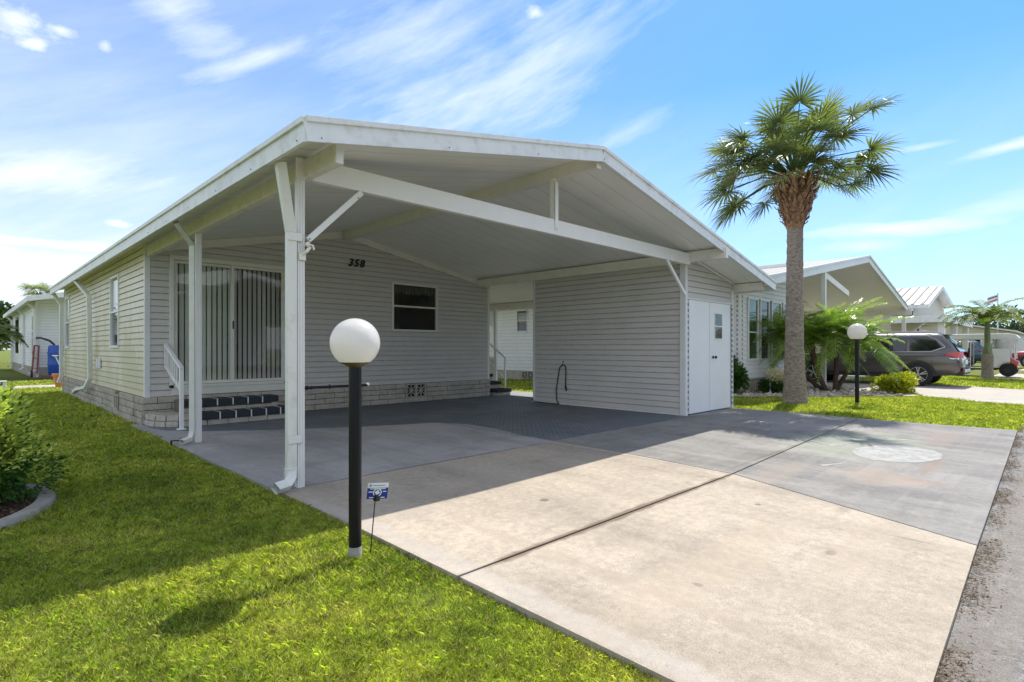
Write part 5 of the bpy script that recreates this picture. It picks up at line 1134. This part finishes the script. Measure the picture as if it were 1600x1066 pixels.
# flags
fg = thing('flag', 'small red and white striped flag hanging at the neighbouring carport post', 'flag', (29.3,4.7,0))
b = MB(); b.tube([(29.35,4.95,1.75),(29.15,4.30,2.25)], .018, 6); b.build('flagstaff', M['white'], fg)
b = MB(); 
for k in range(6):
    b.cm = k % 2; y0 = 4.86-.075*k; b.add([(29.3-.03*k,y0,1.80+.055*k),(29.28-.03*k,y0-.075,1.855+.055*k),(29.24-.03*k+.03,y0-.10,1.32+.05*k),(29.26-.03*k+.03,y0-.02,1.28+.05*k)], [(0,1,2,3)])
b.build('flag_cloth', [M['flagred'], M['flagwhite']], fg)
fp = thing('flagpole', 'tall thin flagpole with a flag flying above the far roofs', 'flagpole', (60,5.2,0))
def atpx(px, py, d):
    u = (px-800)/864.5; v = (545-py)/864.5; return Vector((d*(FX+u*FY), d*(FY-u*FX), 1.18+d*v))
tp = atpx(1559, 458, 48); fp.location = (tp.x, tp.y, 0); b = MB(); b.tube([(tp.x,tp.y,-.1),(tp.x,tp.y,tp.z)], .05, 6); b.build('pole', M['silver'], fp)
b = MB(); hx, hy = -FY, FX
for k in range(6):
    b.cm = 1+k % 2 if k < 3 else k % 2+0
    z1 = tp.z-.10-.10*k; f = .9
    b.add([(tp.x,tp.y,z1),(tp.x+hx*f,tp.y+hy*f,z1-.30),(tp.x+hx*f,tp.y+hy*f,z1-.40),(tp.x,tp.y,z1-.10)], [(0,1,2,3)])
b.build('flag_cloth', [M['flagred'], M['flagwhite'], M['flagblue']], fp)
# house across the street, seen only in the glass
farhouse('pale house across the street mirrored in the sliding glass door', 5,17,-24,-10.5, 2.6, 4.9, 3.0, M['siding_white'], wroof, 'opposite_house')

# ------------------------------------------------------------------ sky, sun, camera
SUN = Vector((.685,.135,1.0)).normalized(); el = math.asin(SUN.z); az = math.atan2(SUN.x, SUN.y)
w = bpy.data.worlds.new('World'); sc.world = w; w.use_nodes = True; nt = w.node_tree; nt.nodes.clear()
class WT(NT):
    def __init__(s, t): s.t = t; s.out = s.n('ShaderNodeOutputWorld'); s.tc = s.n('ShaderNodeTexCoord')
t = WT(nt); sky = t.n('ShaderNodeTexSky'); sky.sky_type = 'NISHITA'; sky.sun_disc = False; sky.sun_elevation = el; sky.sun_rotation = az; sky.air_density = 1.0; sky.dust_density = .35; sky.ozone_density = 2.0
G = t.tc.outputs['Generated']; sp = t.n('ShaderNodeSeparateXYZ'); t.l(G, sp.inputs[0])
AZ = t.math('ARCTAN2', sp.outputs[1], sp.outputs[0]); EL = t.math('ARCSINE', sp.outputs[2])
cmb = t.n('ShaderNodeCombineXYZ'); t.l(AZ, cmb.inputs[0]); t.l(EL, cmb.inputs[1]); AE = cmb.outputs[0]
def azel(px, py):
    dx = px-800; a = PI/2-th+0 ; f_ = 864.5
    base = math.atan2(FY, FX); return base-math.atan(dx/f_), math.atan((545-py)/math.hypot(f_, dx))
def skynoise(rot, stretch, scale=1.0, det=7, rgh=.62):
    m = t.n('ShaderNodeMapping'); m.inputs['Rotation'].default_value = (0,0,-rot); t.l(AE, m.inputs['Vector']); return t.noise(scale, det, rgh, vec=m.outputs[0], stretch=stretch)
NZ = {'d': skynoise(-.42, (5,22,1)), 'h': skynoise(0, (7,34,1)), 'c': skynoise(0, (38,60,1))}
def blobmask(px, py, rx, ry, rot, nz, namp, amt, soft=.95):
    a, e = azel(px, py); mp = t.n('ShaderNodeMapping'); mp.vector_type = 'TEXTURE'; mp.inputs['Location'].default_value = (a, e, 0); mp.inputs['Rotation'].default_value = (0,0,rot); mp.inputs['Scale'].default_value = (rx, ry, 1)
    t.l(AE, mp.inputs['Vector']); ln = t.n('ShaderNodeVectorMath', operation='LENGTH'); t.l(mp.outputs[0], ln.inputs[0])
    v = t.math('ADD', ln.outputs['Value'], t.math('MULTIPLY', t.math('SUBTRACT', .5, NZ[nz]), namp))
    return t.ramp(v, [(.0, amt), (soft, 0.0)])
acc = None
for args in [(790,130,.34,.085,-.42,'d',2.4,.62),(650,60,.24,.07,-.30,'d',2.2,.45),(900,80,.20,.05,-.40,'d',2,.5),(835,20,.022,.012,0,'c',1.6,.95),(380,100,.13,.020,-.45,'d',2,.6),(270,15,.12,.045,.45,'d',2.4,.5),
             (20,32,.05,.022,0,'c',2.4,.7),(55,68,.022,.010,-.2,'c',1.8,.95),(95,47,.022,.008,0,'c',1.8,.85),(165,72,.010,.009,0,'c',1.8,.6),(90,275,.14,.03,-.2,'d',2.4,.45),
             (90,382,.14,.009,0,'h',1.6,.8),(60,412,.18,.024,.02,'h',1.4,1.0),(30,450,.16,.024,0,'h',1.4,.9),(185,350,.02,.006,0,'c',1.6,.8),(1390,357,.14,.015,.03,'h',1.8,.95),(1350,385,.06,.013,0,'h',2,.5),(1580,228,.075,.010,-.12,'h',1.6,.85),(1440,230,.05,.006,0,'h',1.6,.5),(1560,325,.12,.02,-.2,'h',2,.4),(960,215,.13,.02,-.35,'d',2.2,.4)]:
    k = blobmask(*args); acc = k if acc is None else t.math('MAXIMUM', acc, k)
veil = t.n('ShaderNodeMapRange'); veil.inputs[1].default_value = azel(1250,0)[0]; veil.inputs[2].default_value = azel(0,0)[0]; veil.inputs[3].default_value = .0; veil.inputs[4].default_value = .38; t.l(AZ, veil.inputs[0])
low = t.n('ShaderNodeMapRange'); low.inputs[1].default_value = .42; low.inputs[2].default_value = .0; low.inputs[3].default_value = 0; low.inputs[4].default_value = .60; t.l(EL, low.inputs[0])
vn = t.ramp(NZ['d'], [(.3,.75),(.7,1.15)])
v_ = t.math('MULTIPLY', t.math('ADD', veil.outputs[0], low.outputs[0]), vn); tot = t.math('MINIMUM', t.math('ADD', t.math('MULTIPLY', acc, .8), v_), 1.0)
tint = t.mix(1.0, sky.outputs[0], (.37,.67,.97), 'MULTIPLY')
cl = t.mix(tot, tint, (4.9,5.35,5.9))
# unseen broken cumulus added behind the photographer and overhead as neutral fill light
dt = t.n('ShaderNodeVectorMath', operation='DOT_PRODUCT'); t.l(G, dt.inputs[0]); dt.inputs[1].default_value = (FX, FY, -.25)
bk = t.ramp(t.math('ADD', dt.outputs['Value'], 0.0), [(0, 1.0), (.30, 0.0)]); cn = t.ramp(t.noise(2.6, 6, .6, vec=G), [(.42, 0.0), (.55, 1.0)])
cl = t.mix(t.math('MULTIPLY', bk, cn), cl, (5.1,5.25,5.6))
bg = t.n('ShaderNodeBackground'); t.l(cl, bg.inputs[0]); bg.inputs[1].default_value = .15; t.l(bg.outputs[0], t.out.inputs[0])
w.cycles.sampling_method = 'MANUAL'; w.cycles.sample_map_resolution = 512
L = bpy.data.lights.new('sun', 'SUN'); L.energy = 4.3; L.angle = math.radians(.5); L.color = (1.0,.94,.84); lo = bpy.data.objects.new('sun', L); col.objects.link(lo)
lo.rotation_euler = (-SUN).to_track_quat('-Z', 'Y').to_euler()
cam = bpy.data.cameras.new('camera'); cam.sensor_width = 36; cam.lens = 864.5/1600*36; cam.shift_y = .0075; cam.clip_end = 2000; cam.clip_start = .05
co_ = bpy.data.objects.new('camera', cam); col.objects.link(co_); co_.location = (0,0,1.18); co_.rotation_euler = (PI/2, 0, -(PI/2-th)); sc.camera = co_
sc.view_settings.view_transform = 'Standard'; sc.view_settings.look = 'None'; sc.view_settings.exposure = .50; sc.view_settings.gamma = 1
sc.cycles.max_bounces = 8; sc.cycles.transparent_max_bounces = 12
